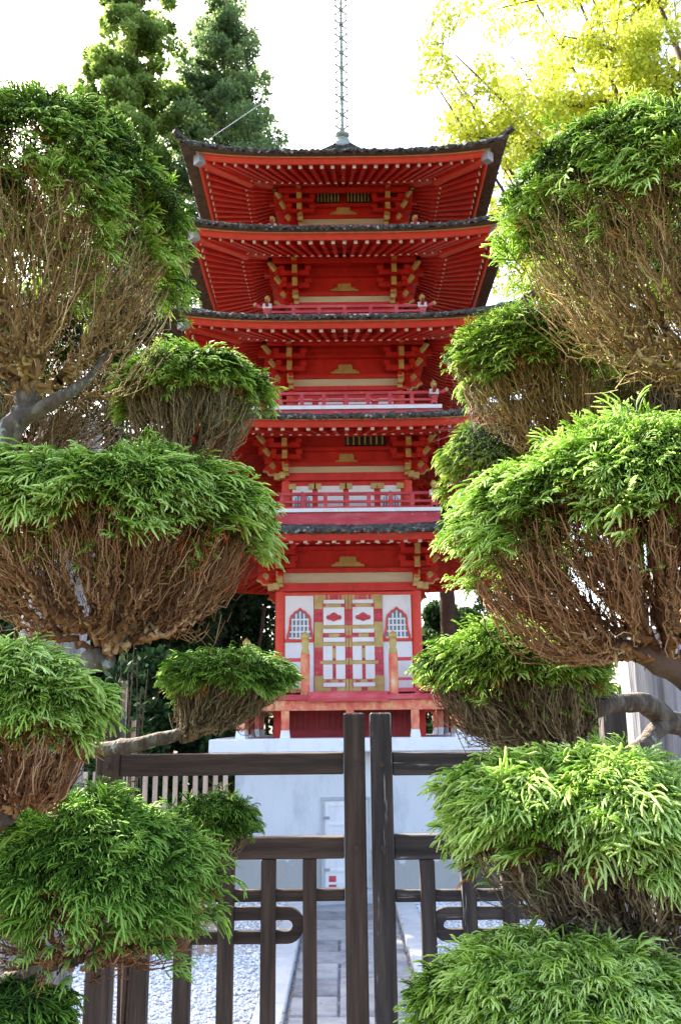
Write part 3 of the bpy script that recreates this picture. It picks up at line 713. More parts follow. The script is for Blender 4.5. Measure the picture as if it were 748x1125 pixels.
leaf('gate_leaf', 'left leaf of the gate, smooth dark brown wood, hairpin bar rounded towards the middle post', M['gate_h'], M['gate_v'], 390, -1, (105, 131),
     dict(stile=(377, 400), pickets=[(148, 165), (193, 211), (240, 257), (287, 303), (333, 348)]), RL, (1002, 1028, 328))
leaf('gate_leaf', 'right leaf of the gate, greyer wood speckled with lichen, half hidden by cypress pads', M['gateR_h'], M['gateR_v'], 418, 1, (668, 694),
     dict(stile=(406, 429), pickets=[(463, 479), (508, 524), (553, 570), (600, 617), (640, 656)]), [(827, 852, .03), (917, 944, .03), (978, 991, .016)], (1004, 1028, 480))
# big silvery log posts either side
def logpost(x0, x1, ytop, Y, label):
    c = W((x0 + x1) / 2, ytop, Y); r = (x1 - x0) / 2 * mpp(ytop, Y); n = 26; mb = MB(); vs = []
    prof = [(1, 0)] + [(1, c.z * q) for q in (.3, .6, .9)] + [(.99, c.z - .05), (.93, c.z - .015), (.6, c.z), (0.01, c.z + .004)]
    for q, z in prof:
        for j in range(n):
            a = 2 * math.pi * j / n; rr = r * q * (1 + .015 * math.sin(5 * a + z))
            if j == 19: rr *= .90
            vs.append((c.x + rr * math.cos(a), Y + rr * math.sin(a), z))
    mb.add(vs, [(i*n+j, i*n+(j+1) % n, (i+1)*n+(j+1) % n, (i+1)*n+j) for i in range(len(prof)-1) for j in range(n)], 0, False)
    o = mb.build('gate_post', M['greywood']); tag(o, label, 'post', 'round log posts flanking the gate'); return o
logpost(42, 112, 463, 4.3, 'round weathered silver-grey log post behind the left cypress pads')
logpost(678, 744, 690, 4.3, 'round log post behind the right cypress pads, its left side bleached by sun')

# pale slatted fence well behind the gate on the left
FEN = empty('slat_fence', W(180, 880, 9)); tag(FEN, 'low fence of thin pale vertical slats before dark shrubs left of the pagoda base', 'fence')
mb = MB(); zt = zat(845, 9.0)
for x in range(-60, 250, 11):
    u = W(x, 860, 9).x; mb.box(u - .022, u + .022, 8.98, 9.01, 0, zt + .0); 
mb.build('slats', M['slat'], FEN)
mb = MB(); u0, u1 = W(-70, 860, 9).x, W(252, 860, 9).x; mb.box(u0, u1, 9.012, 9.05, .25, .32); mb.box(u0, u1, 9.012, 9.05, zt - .4, zt - .33); mb.build('rail', M['slat'], FEN)
mb = MB(); a = W(137, 748, 4.6); mb.box(a.x - .014, a.x + .014, 4.59, 4.62, 0, a.z); o = mb.build('pale_strip', M['slat']); tag(o, 'taller thin pale upright strip beside the left gate stile', 'stake', 'thin pale upright strips')  # two thin pale upright strips near the left end of the gate
mb = MB(); a = W(147.5, 790, 4.7); mb.box(a.x - .010, a.x + .010, 4.69, 4.71, 0, a.z); o = mb.build('pale_strip', M['slat']); tag(o, 'shorter thin pale upright strip just right of the taller one', 'stake', 'thin pale upright strips')

# ------------------------------------------------------------------ leaf clouds
def leafcloud(name, centers, radii, n, size, mat, parent=None, seed=0, squash=1.0, flat=.0, shell=.5, tbase=None, aspect=.55):
    r = np.random.default_rng(seed); C = np.asarray(centers, float); Rr = np.asarray(radii, float)
    w = Rr ** 2; idx = r.choice(len(C), n, p=w / w.sum())
    d = r.normal(size=(n, 3)); d /= np.linalg.norm(d, axis=1)[:, None]
    rad_ = r.random(n) ** (1 / 3) * (1 - shell) + shell * r.uniform(.75, 1.05, n)
    P = C[idx] + d * (rad_ * Rr[idx])[:, None] * np.array([1, 1, squash])
    a = r.normal(size=(n, 3)); a = a + d * .8; a[:, 2] -= flat; a /= np.linalg.norm(a, axis=1)[:, None]
    b = np.cross(a, r.normal(size=(n, 3))); b /= np.linalg.norm(b, axis=1)[:, None]
    s = size * r.uniform(.6, 1.3, n)[:, None]
    V = np.stack([P, P + a*s*.5 + b*s*aspect*.5, P + a*s, P + a*s*.5 - b*s*aspect*.5], 1)
    Fc = np.arange(n * 4).reshape(n, 4)
    cl = r.random(len(C)) if tbase is None else np.asarray(tbase)
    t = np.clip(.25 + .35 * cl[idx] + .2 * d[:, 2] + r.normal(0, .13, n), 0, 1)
    return link(name, fastmesh(name, V.reshape(-1, 3), Fc, mat, tint=np.repeat(t, 4)), parent)

def conifer(px, ptop, Y, hwpx, pbot, label, mat, seed, n=26000, shape=None):
    r = random.Random(seed); c = W(px, (ptop + pbot) / 2, Y); zt = W(px, ptop, Y).z; m = mpp(ptop + 100, Y)
    root = empty('conifer', (c.x, Y, 0)); tag(root, label, 'tree', 'tall conifers behind the pagoda')
    mb = MB(); pts = [(c.x + .1 * math.sin(i), Y, zt * i / 8) for i in range(9)]; mb.tube(pts, [.42 - .047 * i for i in range(9)], 10)
    cent = []; rad_ = []
    zb = W(px, pbot, Y).z
    for i in range(300):
        q = r.random(); z = zb + (zt - zb) * q
        wid = hwpx * m * (shape(q) if shape else (1 - q * .75))
        a = r.uniform(0, 6.28); d_ = wid * r.uniform(.25, 1)
        rr = r.uniform(.28, .60) * (1.05 - .45 * q) * hwpx * m / 2.3
        cent.append((c.x + math.cos(a) * d_, Y + math.sin(a) * d_, z - d_ * .1)); rad_.append(rr)
        if i % 5 == 0: mb.tube([(c.x, Y, z - .5), ((c.x + cent[-1][0]) / 2, (Y + cent[-1][1]) / 2, z - .25), cent[-1]], [.09, .06, .02], 5)
    mb.build('trunk', M['bark_bg'], root)
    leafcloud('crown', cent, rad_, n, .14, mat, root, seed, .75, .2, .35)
    return root
conifer(143, -50, 24, 62, 330, 'tall bright green conifer reaching past the top edge left of the pagoda spire', M['conifer'], 11, 110000, lambda q: .95 - .25 * q if q < .9 else .6)
conifer(243, 12, 26, 84, 320, 'darker pointed conifer rising directly behind the left roof corners', M['conifer2'], 12, 110000, lambda q: max(.22, 1.0 - .72 * q * q))
conifer(60, 95, 28, 30, 380, 'thin pale conifer top peeping over the upper left cypress pad', M['conifer'], 13, 12000)

def ginkgo():
    r = random.Random(4); Y = 15.5; base = W(760, 300, Y)
    root = empty('ginkgo_tree', (base.x, Y, 0)); tag(root, 'broad yellow-green leafed tree glowing in sun at the upper right behind the pagoda', 'tree')
    mb = MB(); cent = []; rad_ = []
    top = W(775, -80, Y)
    trunk = [Vector((base.x, Y, 0)), Vector((base.x + .1, Y, 3)), Vector((base.x - .1, Y, 6)), W(770, 200, Y), W(765, 60, Y), top]
    mb.tube(trunk, [.34, .3, .26, .2, .13, .05], 10)
    limbs = []
    for i, (tx, ty) in enumerate([(480, 95), (500, 60), (520, 150), (545, 10), (560, 215), (575, -20), (600, 120), (620, 40), (555, 300), (640, -30), (660, 90), (690, 20), (600, 260), (660, 190), (720, 60), (720, 140), (740, 0), (640, 330), (560, 130), (700, 220), (540, 80), (610, -60), (700, -50), (590, 180), (600, 340), (570, 270), (545, 260), (585, 305), (550, 180), (570, 150), (555, 230), (590, 240), (560, 330), (600, 290), (575, 200), (520, 100), (495, 75), (560, 60)]):
        e = W(tx, ty, Y + r.uniform(-1.6, 1.6)); a = trunk[1 + min(3, i % 4)].lerp(trunk[min(5, 2 + i % 4)], .5)
        if e.z < a.z - .5: a = Vector((base.x, Y, max(2.5, e.z - 1)))
        mid = a.lerp(e, .5) + Vector((0, 0, .3)); pts = [a, a.lerp(mid, .5) + Vector((0, 0, .2)), mid, mid.lerp(e, .5) + Vector((0, 0, .05)), e]
        mb.tube(pts, [.09, .07, .05, .03, .012], 6); limbs.append(pts)
        for j in range(13):
            q = r.uniform(.25, 1.06); s_ = q * 4; k = min(3, int(s_)); p = pts[k].lerp(pts[k + 1], s_ - k)
            o_ = Vector((r.gauss(0, .34), r.gauss(0, .5), r.gauss(0, .30)))
            cent.append(tuple(p + o_)); rad_.append(r.uniform(.18, .42))
            mb.tube([p, p + o_ * .6 + Vector((0, 0, .04)), p + o_ * 1.1], [.014, .009, .004], 4)
    mb.build('trunk', M['bark_bg'], root)
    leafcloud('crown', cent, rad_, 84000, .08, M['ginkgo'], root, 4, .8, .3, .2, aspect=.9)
ginkgo()

def bush(name, label, px, py, hw, hh, Y, mat, seed, n=9000, size=.11, cat='shrub', group='shrubs behind the pagoda', trunk=True):
    r = random.Random(seed); c = W(px, py, Y); m = mpp(py, Y); root = empty(name, (c.x, Y, 0)); tag(root, label, cat, group)
    cent = []; rad_ = []; mb = MB()
    zc = c.z; H = hh * m
    for i in range(46):
        a = r.uniform(0, 6.28); q = math.sqrt(r.random()); x = c.x + math.cos(a) * q * hw * m; y = Y + math.sin(a) * q * min(hw * m, 1.6); z = zc + r.uniform(-1, 1) * H * math.sqrt(max(0.05, 1 - q * q))
        cent.append((x, y, z)); rad_.append(r.uniform(.2, .36) * min(hw, hh) * m)
        if i % 3 == 0: mb.tube([(c.x + r.uniform(-.1, .1), Y, 0), ((c.x + x) / 2, (Y + y) / 2, z * .5), (x, y, z)], [.06, .04, .015], 5)
    mb.build('trunk', M['bark_bg'], root)
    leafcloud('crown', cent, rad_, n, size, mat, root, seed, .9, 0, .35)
for i, (lab, px, py, hw, hh, Y, mt, n) in enumerate([
    ('dark green tree filling the gap left of the red columns', 262, 640, 50, 110, 18, 'bush', 16000),
    ('dark bushy evergreen low behind the slat fence on the left', 190, 800, 80, 90, 14.5, 'bush', 16000),
    ('dark evergreen just right of the pagoda under its lowest roof', 490, 720, 36, 60, 18, 'bush', 12000),
    ('mid green tree behind the right cypress pads', 560, 640, 60, 150, 19, 'bush', 18000),
    ('yellow-green shrub seen under the right side of the veranda', 520, 830, 60, 50, 17, 'bush', 12000),
    ('sunlit bushy tree behind the upper right cypress pads', 690, 470, 75, 130, 15, 'bush_lit', 18000),
    ('green tree mass between the left log post and the pagoda', 110, 560, 90, 130, 17, 'bush', 18000),
    ('sunlit shrub low behind the right log post', 640, 810, 60, 60, 8.5, 'bush_lit', 8000),
    ('dark shrub beyond the gate at the far right', 740, 900, 60, 110, 9.5, 'bush', 9000),
    ('green tree seen between the two upper left pads', 165, 360, 60, 120, 17.5, 'bush', 16000),
    ('dark low tree directly behind the left end of the veranda', 300, 740, 90, 90, 19.5, 'bush', 16000),
    ('dark hedge-like tree directly behind the right end of the veranda', 440, 760, 80, 60, 20, 'bush', 14000),
    ('dark green tree low in the gap right of the veranda', 570, 740, 80, 100, 17.5, 'bush', 16000),
    ('leafy green tree mass low behind the left log post', 60, 700, 110, 120, 16, 'bush', 20000),
    ('dark green tree low behind the gap beside the left cypress limbs', 170, 690, 70, 90, 16.5, 'bush', 16000),
    ('dark shrub beyond the gate at the far left', 20, 850, 90, 110, 9.8, 'bush', 12000)]):
    bush('shrub', lab, px, py, hw, hh, Y, M[mt], 40 + i, n, .13 if Y > 13 else .08)
mb = MB(); a = W(491, 700, 16.5); mb.tube([(a.x, 16.5, 0), (a.x + .05, 16.5, 3), (a.x, 16.5, 6.5)], [.2, .17, .12], 10)
tr = empty('bare_trunk_tree', (a.x, 16.5, 0)); tag(tr, 'straight dark tree trunk right of the pagoda column', 'tree'); mb.build('trunk', M['bark_bg'], tr)
leafcloud('crown', [(a.x + random.uniform(-.5, .5), 16.5 + random.uniform(-.5, .5), 5 + random.uniform(0, 1.6)) for _ in range(14)], [.4] * 14, 4000, .12, M['bush'], tr, 77)
for o_ in list(bpy.data.objects):
    if o_.name.startswith('bare_trunk_tree'): o_.name = 'tree'

def shade_tree(x, y, z0, z1, rr, label, seed, n=14000):  # evergreens added mostly out of view to shade the path and gravel
    r = random.Random(seed); root = empty('tree', (x, y, 0)); tag(root, label, 'tree', 'tall evergreens added at the left edge for shade')
    mb = MB(); mb.tube([(x, y, z1 * i / 6) for i in range(7)], [.35 - .05 * i for i in range(7)], 10)
    cent = []; rad_ = []
    for i in range(60):
        a = r.uniform(0, 6.28); q = r.random(); d_ = rr * math.sqrt(r.random()) * (1 - .5 * q) * .8
        cent.append((x + d_ * math.cos(a), y + d_ * math.sin(a), z0 + (z1 - z0) * q)); rad_.append(r.uniform(.6, 1.1))
        if i % 3 == 0: mb.tube([(x, y, cent[-1][2] - .6), cent[-1]], [.08, .02], 5)
    mb.build('trunk', M['bark_bg'], root); leafcloud('crown', cent, rad_, n, .28, M['conifer2'], root, seed, .8, .2, .4)
shade_tree(-8.6, 17.5, 3, 15, 2.6, 'tall dark evergreen added for shade mostly beyond the left edge, behind the uppermost left pad', 61, 22000)
shade_tree(-10.5, 14.5, 3, 14, 2.6, 'unseen tall evergreen added for shade outside the left edge of the view nearest the fence', 62)
shade_tree(-9.8, 21, 3, 16, 2.8, 'unseen tall evergreen added for shade outside the left edge farthest from the fence', 63)
# broad-leaved sapling beside the left gate post
r = random.Random(9); root = empty('sapling', W(150, 760, 4.4).freeze() and Vector((W(150, 760, 4.4).x, 4.4, 0))); tag(root, 'young sapling with loose dark green leaves beside the left end of the gate', 'sapling')
mb = MB(); P0 = Vector((W(150, 760, 4.4).x, 4.4, 0)); tips = []
for i in range(9):
    e = W(r.uniform(128, 178), r.uniform(680, 800), 4.4 + r.uniform(-.1, .2)); m_ = P0.lerp(e, .6) + Vector((r.uniform(-.05, .05), 0, .05)); mb.tube([P0, m_, e], [.008, .005, .002], 5); tips += [m_.lerp(e, q) for q in (.3, .55, .8, 1)]
mb.build('stem', M['bark_bg'], root)
leafcloud('foliage', [tuple(t) for t in tips], [.035] * len(tips), 110, .055, M['bush'], root, 3, 1, .5, .3, aspect=.38)

# ------------------------------------------------------------------ cloud-pruned cypresses
def make_template(seed, curl):
    bend = [-.35, .3, -.12, .15, .4, -.25, 0, .22, -.4][seed % 9]
    """one drooping spray of cord-like shoots along +X, up +Z, as 3-sided tubes"""
    r = np.random.default_rng(seed); V = []; Fc = []; T_ = []
    def tube(P, R0, tt):
        b = len(V); n = len(P)
        for i, p in enumerate(P):
            d = P[min(i+1, n-1)] - P[max(i-1, 0)]; d = d / (np.linalg.norm(d) + 1e-9)
            u = np.cross(d, (0, 0, 1.)); u /= np.linalg.norm(u) + 1e-9; w = np.cross(u, d)
            for a in (0, 2.094, 4.189): V.append(p + (u * math.cos(a) + w * math.sin(a)) * R0[i]); T_.append(tt[i])
        for i in range(n-1):
            for j in range(3): Fc.append((b+i*3+j, b+i*3+(j+1) % 3, b+(i+1)*3+(j+1) % 3, b+(i+1)*3+j))
    def axis(s): return np.array([s - .12 * s * s, bend * s * s + .03 * math.sin(6 * s + seed), .36 * s - curl * s * s])
    S = np.linspace(0, 1, 7); tube([axis(s) for s in S], [.014, .020, .026, .030, .031, .028, .015], .15 + .85 * S)
    k = 0
    for s in np.arange(.08, .95, .125):
        side = 1 if k % 2 else -1; k += 1
        L = (.42 * (1 - s) + .12) * r.uniform(.4, 1.4); p = axis(s); t = axis(min(s + .05, 1)) - axis(max(s - .05, 0)); t /= np.linalg.norm(t)
        d = t * .70 + np.array([0, side * .72, .02 + r.normal(0, .16)]); d /= np.linalg.norm(d)
        q = [p, p + d * L * .5 + [0, 0, .01], p + d * L * .85 + t * L * .10 + [0, 0, -.05 * L - curl * .10 * L], p + d * L * 1.05 + t * L * .3 + [0, 0, -.2 * L - curl * .3 * L]]
        tube(q, [.014, .025, .027, .013], [.1 + .8 * s * .8, .25 + .6 * s, .5 + .45 * s, .75 + .25 * s])
    return np.array(V), np.array(Fc), np.array(T_)
TEMPL = [make_template(i, c) for i, c in enumerate((.30, .45, .6, .75, .95, .5, .65, .4, .85))]

def sprays(name, P, D, UPV, S, B, mat, parent, r):
    n = len(P); Vs = []; Fs = []; Ts = []; off = 0
    which = r.integers(0, len(TEMPL), n)
    X = D / np.linalg.norm(D, axis=1)[:, None]
    Yv = np.cross(UPV, X); Yv /= np.linalg.norm(Yv, axis=1)[:, None] + 1e-9; Zv = np.cross(X, Yv)
    for k, (v, f, t) in enumerate(TEMPL):
        ii = np.where(which == k)[0]
        if not len(ii): continue
        s = S[ii][:, None, None]
        v2 = v[None] * np.array([1, 1, 1]); w = v2[..., 0:1] * X[ii][:, None] + v2[..., 1:2] * Yv[ii][:, None] + v2[..., 2:3] * Zv[ii][:, None]
        w = w * s; w[..., 2] -= (v2[..., 0] ** 2) * (S[ii] * r.uniform(-.05, .22, len(ii)))[:, None]       # gravity droop
        w = w + P[ii][:, None]
        Vs.append(w.reshape(-1, 3)); Fs.append((f[None] + (np.arange(len(ii)) * len(v))[:, None, None]).reshape(-1, 4) + off)
        Ts.append((B[ii][:, None] + (t[None] - .5) * .95).reshape(-1)); off += len(ii) * len(v)
    V = np.vstack(Vs); Fc = np.vstack(Fs); t = np.clip(np.concatenate(Ts), 0, 1)
    return link(name, fastmesh(name, V, Fc, mat, True, tint=t), parent)

def bundle(root, d0, targets, r, lo=.10, hi=.26, r0=.0018):
    """branch bundling: returns list of (p0,p1,d0,d1,ra,rb)"""
    segs = []
    def rec(p, d, idx, depth):
        n = len(idx); Tt = targets[idx]
        ra = min(r0 * n ** .46, .0105)
        if n == 1:
            e = Tt[0]; dd = e - p; L = np.linalg.norm(dd) + 1e-9
            segs.append((p, e, d, dd / L * .6 + np.array([0, 0, .8]), ra, r0 * .6)); return
        c = Tt.mean(0); v = c - p; L = np.linalg.norm(v)
        f = r.uniform(lo, hi) * (.75 if depth < 4 else 1.15)
        q = p + v * f + r.normal(0, .04, 3) * L * f
        nd = v / (L + 1e-9); d1 = nd * .8 + d * .35; d1 /= np.linalg.norm(d1)
        segs.append((p, q, d, d1, ra, ra * .9))
        X = Tt - c
        U_, S_, Vt = np.linalg.svd(X, full_matrices=False)
        ax = Vt[0] + (Vt[1] * r.normal(0, .7) if len(Vt) > 1 else 0); pr = X @ ax
        cut = int(np.clip(round(n * r.uniform(.3, .7)), 1, n - 1)); o_ = np.argsort(pr)
        rec(q, d1, idx[o_[:cut]], depth + 1); rec(q, d1, idx[o_[cut:]], depth + 1)
    v = targets - root; u = v / (np.linalg.norm(v, axis=1)[:, None] + 1e-9)
    K = min(11, max(3, len(targets) // 30)); cen = u[r.choice(len(u), K, replace=False)]
    for _ in range(6):
        lab = np.argmax(u @ cen.T, 1)
        for k in range(K):
            if (lab == k).any(): c = u[lab == k].mean(0); cen[k] = c / np.linalg.norm(c)
    for k in range(K):
        ii = np.where(lab == k)[0]
        if len(ii): rec(root + cen[k] * .012 + r.normal(0, .008, 3), cen[k], ii, 1)
    return segs
def tubes_np(name, segs, mat, parent, r, wig=.05, sides=4, K=6, warp=None):
    n = len(segs); p0 = np.array([s[0] for s in segs]); p1 = np.array([s[1] for s in segs]); d0 = np.array([s[2] for s in segs]); d1 = np.array([s[3] for s in segs])
    d0 /= np.linalg.norm(d0, axis=1)[:, None] + 1e-9; d1 /= np.linalg.norm(d1, axis=1)[:, None] + 1e-9
    L = np.linalg.norm(p1 - p0, axis=1)[:, None]; ra = np.array([s[4] for s in segs]); rb = np.array([s[5] for s in segs])
    lim = .16 * L[:, 0] + .0012; ra = np.minimum(ra, np.maximum(lim, .0025)); rb = np.minimum(rb, ra)
    c0 = p0 + d0 * L * .33; c1 = p1 - d1 * L * .33
    t = np.linspace(0, 1, K)[None, :, None]
    B = (1-t)**3 * p0[:, None] + 3*(1-t)**2*t * c0[:, None] + 3*(1-t)*t**2 * c1[:, None] + t**3 * p1[:, None]
    env = np.sin(np.pi * np.linspace(0, 1, K)); B = B + r.normal(0, 1, (n, K, 3)) * (L * wig)[:, None] * env[None, :, None]
    if warp is not None: B = warp(B)
    Tn = np.gradient(B, axis=1); Tn /= np.linalg.norm(Tn, axis=2)[..., None] + 1e-9
    ref = np.cross(Tn, np.array([.3, .9, .2])); ref /= np.linalg.norm(ref, axis=2)[..., None] + 1e-9; bi = np.cross(Tn, ref)
    Rr = ra[:, None] + (rb - ra)[:, None] * np.linspace(0, 1, K)[None]; Rr = Rr * r.uniform(.85, 1.15, Rr.shape)
    a = 2 * np.pi * np.arange(sides) / sides
    V = B[:, :, None] + (ref[:, :, None] * np.cos(a)[None, None, :, None] + bi[:, :, None] * np.sin(a)[None, None, :, None]) * Rr[:, :, None, None]
    j = np.arange(sides); i = np.arange(K - 1)[:, None]
    f = np.stack([i*sides + j, i*sides + (j+1) % sides, (i+1)*sides + (j+1) % sides, (i+1)*sides + j], -1).reshape(-1, 4)
    Fc = (f[None] + (np.arange(n) * K * sides)[:, None, None]).reshape(-1, 4)
    tint = np.repeat(np.clip(r.normal(.5, .27, n), 0, 1), K * sides)
    return link(name, fastmesh(name, V.reshape(-1, 3), Fc, mat, True, tint=tint), parent)

def pad(tree, seed, cx, hw, ytop, yrim, rootp, Y, nspr, ntw0, fol='cyp', twig='twig_org', tilt=0, dz=.0, ls=.105, tb=.5, depth=.8, skirt=.35, dead=.07, dY=0, flat=.5, trim=34, cover=1.0, bowl=.58):
    ntw = int(ntw0 * 1.5); r = np.random.default_rng(seed)
    C = W(cx, yrim, Y); m = mpp(yrim, Y); a = (hw - trim) * m; bdp = min(a * depth, .45); H = (W(cx, ytop, Y).z - C.z) - .055
    Rt = np.array(W(rootp[0], rootp[1], Y + dY))
    ph = r.uniform(0, 6.28, 6)
    def surf(rho, phi, off=0):
        x = rho * np.cos(phi); y = rho * np.sin(phi)
        lump = 1 + .10 * np.sin(3 * phi + ph[0]) * rho + .07 * np.sin(7 * phi + ph[1]) * rho
        zz = H * np.maximum(0, 1 - rho ** 2) ** flat * (1 + .10 * np.sin(6 * x + ph[2]) + .10 * np.sin(7 * y + ph[3]))
        rimz = .07 * H * np.sin(4 * phi + ph[4]) + .10 * H * np.sin(9 * phi + ph[5]) * rho ** 4
        return np.stack([C.x + a * x * lump, Y + bdp * y * lump, C.z + zz + rimz + tilt * x - off], -1)
    def dirs(rho, phi):
        o = np.stack([np.cos(phi) * a, np.sin(phi) * bdp, np.zeros_like(phi)], -1); o /= np.linalg.norm(o, axis=-1)[..., None] + 1e-9
        return o * (.25 + rho)[..., None] + np.array([0, 0, 1.]) * (1.05 - rho * .95)[..., None]
    # clumped sprays
    nspr = int(nspr * 1.35); ls = ls * .82; nc = nspr // 7
    rho = np.sqrt(r.random(nc)); rho = np.where(r.random(nc) < .35, r.uniform(.85, 1.02, nc), rho); phi = r.uniform(0, 2*np.pi, nc)
    low = (r.random(nc) < .33) & (rho > .8)
    gap = (np.sin(5 * phi + ph[1]) + np.sin(11 * phi + ph[2] + 6 * rho) + np.sin(17 * rho + ph[0])) > 1.25
    sel = ~(gap & (rho > .55) & (r.random(nc) < .75)); rho, phi, low = rho[sel], phi[sel], low[sel]; nc = len(rho)
    cp = surf(rho, phi); cp[:, 2] -= np.where(low, r.random(nc) ** 1.5 * skirt * H * .8, 0)
    cd_ = dirs(rho, phi); cb = np.clip(r.normal(tb, .10, nc), 0, 1)
    ii = np.repeat(np.arange(nc), 7); n = len(ii)
    P = cp[ii] + r.normal(0, .020, (n, 3)); D = cd_[ii] + r.normal(0, .45, (n, 3)); D[:, 2] = np.maximum(D[:, 2], -.12)
    S = ls * r.uniform(.45, 1.2, n) * np.where(r.random(n) < .10, 1.45, 1); B = cb[ii] + r.normal(0, .07, n)
    UPV = np.tile([0, 0, 1.], (n, 1)) + r.normal(0, .35, (n, 3)) + D * .1
    P = P - D / np.linalg.norm(D, axis=1)[:, None] * (S * .5)[:, None]
    keep = np.linalg.norm(P - np.array([0, 0, EYE]), axis=1) > 1.0
    P, D, UPV, S, B = P[keep], D[keep], UPV[keep], S[keep], B[keep]
    # stray sprigs on the twigs lower down
    ns = int(nspr * .05); qs = r.uniform(.55, .95, ns)[:, None]; az = r.uniform(0, 6.283, ns)
    Ps = Rt + (surf(r.uniform(.8, 1.0, ns), az, .02) - Rt) * qs; Ds = dirs(np.full(ns, .9), az) + r.normal(0, .4, (ns, 3))
    P = np.vstack([P, Ps]); D = np.vstack([D, Ds]); UPV = np.vstack([UPV, np.tile([0, 0, 1.], (ns, 1)) + r.normal(0, .3, (ns, 3))]); S = np.concatenate([S, ls * r.uniform(.35, .7, ns)]); B = np.concatenate([B, np.clip(r.normal(tb - .1, .1, ns), 0, 1)])
    dm = r.random(len(P)) < dead
    # inner growth just under the surface, tint darkened to paint the pad's inner shade
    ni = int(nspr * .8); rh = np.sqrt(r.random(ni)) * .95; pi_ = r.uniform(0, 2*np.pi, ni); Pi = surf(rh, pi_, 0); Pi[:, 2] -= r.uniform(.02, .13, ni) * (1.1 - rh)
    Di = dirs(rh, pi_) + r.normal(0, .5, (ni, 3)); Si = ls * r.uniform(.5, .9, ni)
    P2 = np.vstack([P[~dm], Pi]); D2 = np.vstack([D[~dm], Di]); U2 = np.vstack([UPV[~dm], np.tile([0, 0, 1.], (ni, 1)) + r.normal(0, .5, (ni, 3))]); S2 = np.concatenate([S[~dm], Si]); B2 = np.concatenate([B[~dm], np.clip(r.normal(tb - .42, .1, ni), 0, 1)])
    padr = sprays('foliage_pad', P2, D2, U2, S2, B2, M[fol], tree, r)
    if dm.sum() > 2:
        Pd = P[dm].copy(); Pd[:, 2] -= .03
        d_ = sprays('dead_foliage', Pd, D[dm], UPV[dm], S[dm] * .7, B[dm] * 0 + .5, M['dead'], None, r); d_.parent = padr; d_.matrix_parent_inverse = Matrix.Identity(4)
    # fan of twigs below
    rh = np.sqrt(r.random(ntw)); rh = np.where(r.random(ntw) < .45, r.uniform(.8, 1.0, ntw), rh); pt = r.uniform(0, 2*np.pi, ntw)
    Tt = surf(rh * .97, pt, .03)
    edge = rh > .8; Tt[:, 2] -= np.where(edge, r.random(ntw) * skirt * H, 0)
    # bare twig ends on the underside of the fan
    nb = int(ntw * .55); kb = r.choice(ntw, nb); q = r.uniform(.5, .97, nb)[:, None]
    bt = Rt + (surf(np.full(nb, 1.0) * r.uniform(.55, 1.03, nb), r.uniform(0, 6.283, nb), .04 + skirt * H * .5) - Rt) * q
    bt[:, 2] += .02 * r.random(nb)
    Tt = np.vstack([Tt, bt])
    cen = Tt.mean(0); d0 = cen - Rt; d0 /= np.linalg.norm(d0)
    segs = bundle(Rt, d0, Tt, r)
    def warp(B):
        ctr = np.array([C.x, Y]); rt = Rt[:2]
        o = B[..., :2] - rt; dist = np.linalg.norm(o, axis=-1) + 1e-6; on = o / dist[..., None]
        # distance from the root to the rim ellipse along this direction
        sc_ = np.array([1 / a, 1 / bdp]); p = (rt - ctr) * sc_; dd = on * sc_
        A = (dd ** 2).sum(-1); Bq = (dd * p).sum(-1); Cq = (p ** 2).sum() - 1
        disc = np.maximum(Bq ** 2 - A * Cq, 1e-6); far = np.maximum((-Bq + np.sqrt(disc)) / A, .05)
        rho_ = np.clip(dist / far, 0, 1); hc = max(C.z - Rt[2], .03)
        h = np.clip((B[..., 2] - Rt[2]) / (hc + H * .8), 0, 1)
        B = B.copy(); B[..., 2] -= bowl * hc * 6.75 * rho_ ** 2 * (1 - rho_) * (1 - h) ** 1.1
        B[..., 2] = np.maximum(B[..., 2], Rt[2] - .012 + .10 * dist)
        return B
    tw = tubes_np('twigs', segs, M[twig], None, r, .10, warp=warp, K=7); tw.parent = padr; tw.matrix_parent_inverse = Matrix.Identity(4)
    return Rt, d0, ra_of(ntw)
def ra_of(n): return .0017 * n ** .43

def limb(tree, pts, rads, mat='bark_grey', seed=0):
    r = random.Random(seed); P = []; Rr = []
    V_ = [Vector(p) for p in pts]
    for i in range(len(V_) - 1):
        for q in np.linspace(0, 1, 6)[:-1]:
            p0 = V_[max(i-1, 0)]; p1 = V_[i]; p2 = V_[i+1]; p3 = V_[min(i+2, len(V_)-1)]
            p = .5 * ((2*p1) + (p2-p0)*q + (2*p0-5*p1+4*p2-p3)*q*q + (3*p1-p0-3*p2+p3)*q**3)
            rr = rads[i] + (rads[i+1]-rads[i])*q
            P.append(p + Vector((r.gauss(0, 1), r.gauss(0, 1), r.gauss(0, 1))) * rr * .10); Rr.append(rr * r.uniform(.92, 1.1))
    P.append(V_[-1]); Rr.append(rads[-1])
    mb = MB(); mb.tube(P, Rr, 10); return mb.build('branch', M[mat], tree)

def cypress(px, Y, label, zt):
    c = W(px, 700, Y); root = empty('cypress', (c.x, Y, 0)); tag(root, label, 'tree', 'cloud-pruned cypresses flanking the gate')
    mb = MB(); r = random.Random(int(px) + 500); P = [(c.x + .03 * math.sin(i * 1.3), Y + .03 * math.cos(i * 1.7), zt * i / 8) for i in range(9)]
    mb.tube(P, [.085 - .006 * i for i in range(9)], 12); mb.build('trunk', M['bark_grey'], root); return root, c.x

def P3(x, y, Y): return W(x, y, Y)
